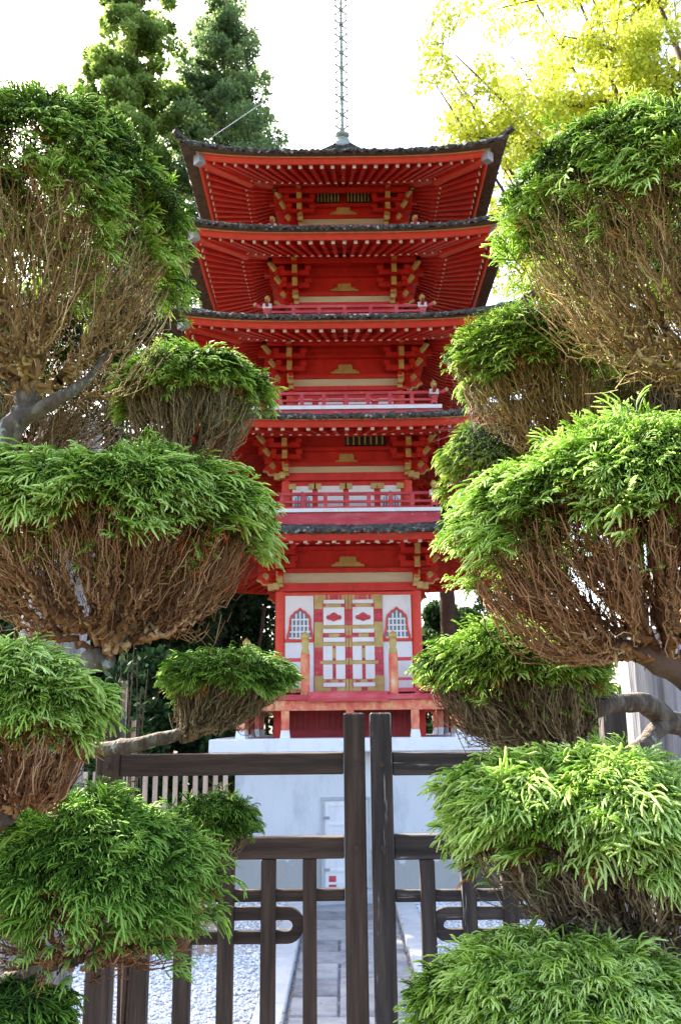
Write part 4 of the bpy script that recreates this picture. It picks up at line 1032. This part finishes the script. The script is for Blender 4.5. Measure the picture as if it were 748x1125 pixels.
# left, nearer tree
LT, lx = cypress(-75, 2.7, 'nearer left cloud-pruned cypress with the large bright green pads', 3.6)
pad(LT, 101, 15, 222, 118, 268, (32, 432), 2.75, 2300, 520, 'cyp', 'twig_tan', tilt=-.05, ls=.11, tb=.48, depth=.75, skirt=.5, dead=.055, flat=.55)
limb(LT, [P3(-75, 640, 2.7), P3(-20, 515, 2.72), P3(20, 462, 2.74), P3(32, 430, 2.75)], [.050, .044, .038, .036])
limb(LT, [P3(20, 465, 2.74), P3(60, 440, 2.7), P3(95, 418, 2.72), P3(120, 385, 2.72)], [.030, .022, .014, .006])
pad(LT, 102, 112, 205, 492, 585, (118, 722), 2.45, 2600, 560, 'cyp', 'twig_org', tilt=.0, ls=.105, tb=.6, depth=.72, skirt=.45, dead=.05)
limb(LT, [P3(-75, 850, 2.7), P3(0, 775, 2.6), P3(70, 740, 2.5), P3(118, 722, 2.45)], [.05, .04, .034, .032])
pad(LT, 103, 15, 118, 700, 778, (10, 895), 2.0, 1500, 300, 'cyp', 'twig_org', tilt=-.01, ls=.095, tb=.62, depth=.8, skirt=.9, dead=.10)
limb(LT, [P3(-95, 1000, 2.5), P3(-40, 930, 2.2), P3(10, 895, 2.0)], [.045, .03, .022])
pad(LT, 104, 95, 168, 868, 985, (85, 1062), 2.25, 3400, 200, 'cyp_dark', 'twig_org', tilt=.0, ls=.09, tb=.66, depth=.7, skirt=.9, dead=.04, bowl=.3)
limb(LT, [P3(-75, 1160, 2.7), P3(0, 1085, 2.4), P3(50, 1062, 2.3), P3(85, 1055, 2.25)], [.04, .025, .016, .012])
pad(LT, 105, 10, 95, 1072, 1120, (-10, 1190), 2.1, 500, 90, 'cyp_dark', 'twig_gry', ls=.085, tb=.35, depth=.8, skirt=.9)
# left, farther tree
LB, _ = cypress(-30, 3.5, 'farther left cloud-pruned cypress with smaller darker pads reaching toward the pagoda', 3.3)
pad(LB, 111, 207, 110, 384, 438, (195, 530), 3.5, 1700, 420, 'cyp', 'twig_gry', ls=.105, tb=.5, depth=.85, skirt=.35, tilt=.01)
limb(LB, [P3(-30, 640, 3.5), P3(60, 590, 3.5), P3(150, 560, 3.5), P3(195, 528, 3.5)], [.05, .04, .035, .03])
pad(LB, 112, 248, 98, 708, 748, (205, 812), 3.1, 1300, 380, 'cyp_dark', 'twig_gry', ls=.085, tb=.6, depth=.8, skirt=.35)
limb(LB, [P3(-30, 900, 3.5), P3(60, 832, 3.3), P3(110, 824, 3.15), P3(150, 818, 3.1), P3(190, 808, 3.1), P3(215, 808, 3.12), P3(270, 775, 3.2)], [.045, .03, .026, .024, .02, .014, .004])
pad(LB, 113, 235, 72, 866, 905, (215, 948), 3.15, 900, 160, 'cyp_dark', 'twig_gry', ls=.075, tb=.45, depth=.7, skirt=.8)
limb(LB, [P3(-30, 1010, 3.5), P3(80, 985, 3.3), P3(160, 965, 3.2), P3(215, 946, 3.15)], [.035, .022, .015, .012])
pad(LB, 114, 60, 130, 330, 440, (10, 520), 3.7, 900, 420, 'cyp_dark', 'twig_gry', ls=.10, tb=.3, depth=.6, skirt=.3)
# right, nearer tree
RT, rx = cypress(845, 2.5, 'nearer right cloud-pruned cypress with the largest drooping green pads', 3.4)
pad(RT, 121, 754, 226, 130, 262, (800, 430), 2.55, 2400, 520, 'cyp', 'twig_tan', tilt=.02, ls=.105, tb=.55, depth=.7, skirt=.55, dead=.055, flat=.55)
limb(RT, [P3(845, 560, 2.5), P3(830, 490, 2.5), P3(800, 430, 2.55)], [.05, .045, .04])
pad(RT, 122, 702, 224, 462, 580, (735, 735), 2.2, 3000, 600, 'cyp', 'twig_org', tilt=.03, ls=.10, tb=.6, depth=.7, skirt=.5, dead=.04)
limb(RT, [P3(860, 800, 2.5), P3(800, 765, 2.3), P3(735, 733, 2.2), P3(690, 712, 2.2), P3(640, 700, 2.2)], [.06, .045, .035, .02, .006], 'bark_bg')
pad(RT, 123, 670, 194, 818, 925, (712, 1050), 2.05, 2900, 400, 'cyp', 'twig_gry', tilt=-.04, ls=.10, tb=.66, depth=.7, skirt=.55, dead=.055)
limb(RT, [P3(845, 1120, 2.5), P3(780, 1075, 2.2), P3(712, 1048, 2.05), P3(640, 1040, 2.05), P3(600, 1010, 2.0)], [.05, .03, .02, .012, .005])
pad(RT, 124, 622, 180, 1018, 1110, (640, 1210), 1.95, 2700, 150, 'cyp', 'twig_org', ls=.085, tb=.62, depth=.75, skirt=.8, dead=.055)
# right, farther tree
RB, _ = cypress(800, 3.4, 'farther right cloud-pruned cypress with paler yellowish pads beside the pagoda', 3.3)
pad(RB, 131, 582, 112, 335, 410, (650, 515), 3.3, 1500, 420, 'cyp_yel', 'twig_tan', ls=.105, tb=.45, depth=.8, skirt=.6, tilt=.02)
limb(RB, [P3(800, 620, 3.4), P3(720, 560, 3.35), P3(655, 498, 3.3)], [.05, .04, .022])
pad(RB, 132, 540, 84, 462, 515, (575, 600), 3.5, 1300, 200, 'cyp_yel', 'twig_gry', ls=.09, tb=.5, depth=.8, skirt=1.0)
limb(RB, [P3(800, 680, 3.4), P3(690, 640, 3.4), P3(600, 600, 3.5), P3(560, 583, 3.5)], [.04, .03, .02, .015])
pad(RB, 133, 705, 92, 366, 425, (740, 510), 3.6, 800, 330, 'cyp_yel', 'twig_gry', ls=.10, tb=.45, depth=.8, skirt=.5)
pad(RB, 134, 565, 130, 678, 745, (640, 845), 2.95, 2000, 480, 'cyp', 'twig_gry', ls=.095, tb=.45, depth=.75, skirt=.4, tilt=.0, dead=.055)
limb(RB, [P3(800, 830, 3.4), P3(735, 790, 3.2), P3(700, 772, 3.1), P3(650, 780, 3.0), P3(640, 800, 2.97)], [.05, .040, .034, .028, .02])
limb(RB, [P3(735, 790, 3.2), P3(690, 830, 3.05), P3(640, 845, 2.95), P3(600, 820, 2.95)], [.034, .03, .024, .01])

def web(label, cx, cy, rx, ry, Y, nr, ns, seed, tilt=0):
    r = random.Random(seed); mb = MB(); c = W(cx, cy, Y); m = mpp(cy, Y); spk = []
    for i in range(nr):
        a = 2 * math.pi * i / nr + r.uniform(-.12, .12); k = r.uniform(.75, 1.25)
        e = c + Vector((math.cos(a) * rx * m * k, math.sin(a) * tilt * rx * m, math.sin(a) * ry * m * k)); spk.append(e); mb.tube([c, c.lerp(e, .5) - Vector((0, 0, .004)), e],  .00011, 3, cap=False)
    for j in range(ns):
        q = .15 + .8 * j / ns
        for i in range(nr):
            if r.random() < .22: continue
            p = c.lerp(spk[i], q + r.uniform(-.02, .02)); p2 = c.lerp(spk[(i + 1) % nr], q + .012 + r.uniform(-.02, .02)); mb.tube([p, p.lerp(p2, .5) - Vector((0, 0, .004)), p2],  .00009, 3, cap=False)
    o = mb.build('spider_web', M['web']); tag(o, label, 'spider web'); return o
web('dense dusty web draped beside the small right pad next to the pagoda', 520, 468, 42, 60, 3.1, 26, 9, 3, .6)

# ------------------------------------------------------------------ light
SAZ, SEL = R_(-42), R_(42)             # azimuth measured from +Y (away from the camera), negative = left
sd = Vector((math.sin(SAZ) * math.cos(SEL), math.cos(SAZ) * math.cos(SEL), math.sin(SEL)))
sun = bpy.data.objects.new('sun', bpy.data.lights.new('sun', 'SUN')); COL.objects.link(sun)
sun.data.energy = 5; sun.data.angle = R_(.53); sun.data.color = (1, .93, .82)
sun.rotation_euler = (-sd).to_track_quat('-Z', 'Y').to_euler(); sun.location = (-6, 4, 14)
w = bpy.data.worlds.new('World'); sc.world = w; w.use_nodes = True; nt = w.node_tree
sky = nt.nodes.new('ShaderNodeTexSky'); sky.sky_type = 'NISHITA'; sky.sun_disc = False
sky.sun_elevation = SEL; sky.sun_rotation = SAZ; sky.dust_density = 4; sky.air_density = 1.0; sky.ozone_density = 1.0
bg = nt.nodes['Background']; bg.inputs[1].default_value = .15; nt.links.new(sky.outputs[0], bg.inputs[0])
vs_ = sc.view_settings; vs_.view_transform = 'Standard'; vs_.look = 'None'; vs_.exposure = 2.5; vs_.gamma = 1; vs_.use_curve_mapping = False
sc.cycles.max_bounces = 8; sc.cycles.diffuse_bounces = 4; sc.cycles.transmission_bounces = 4
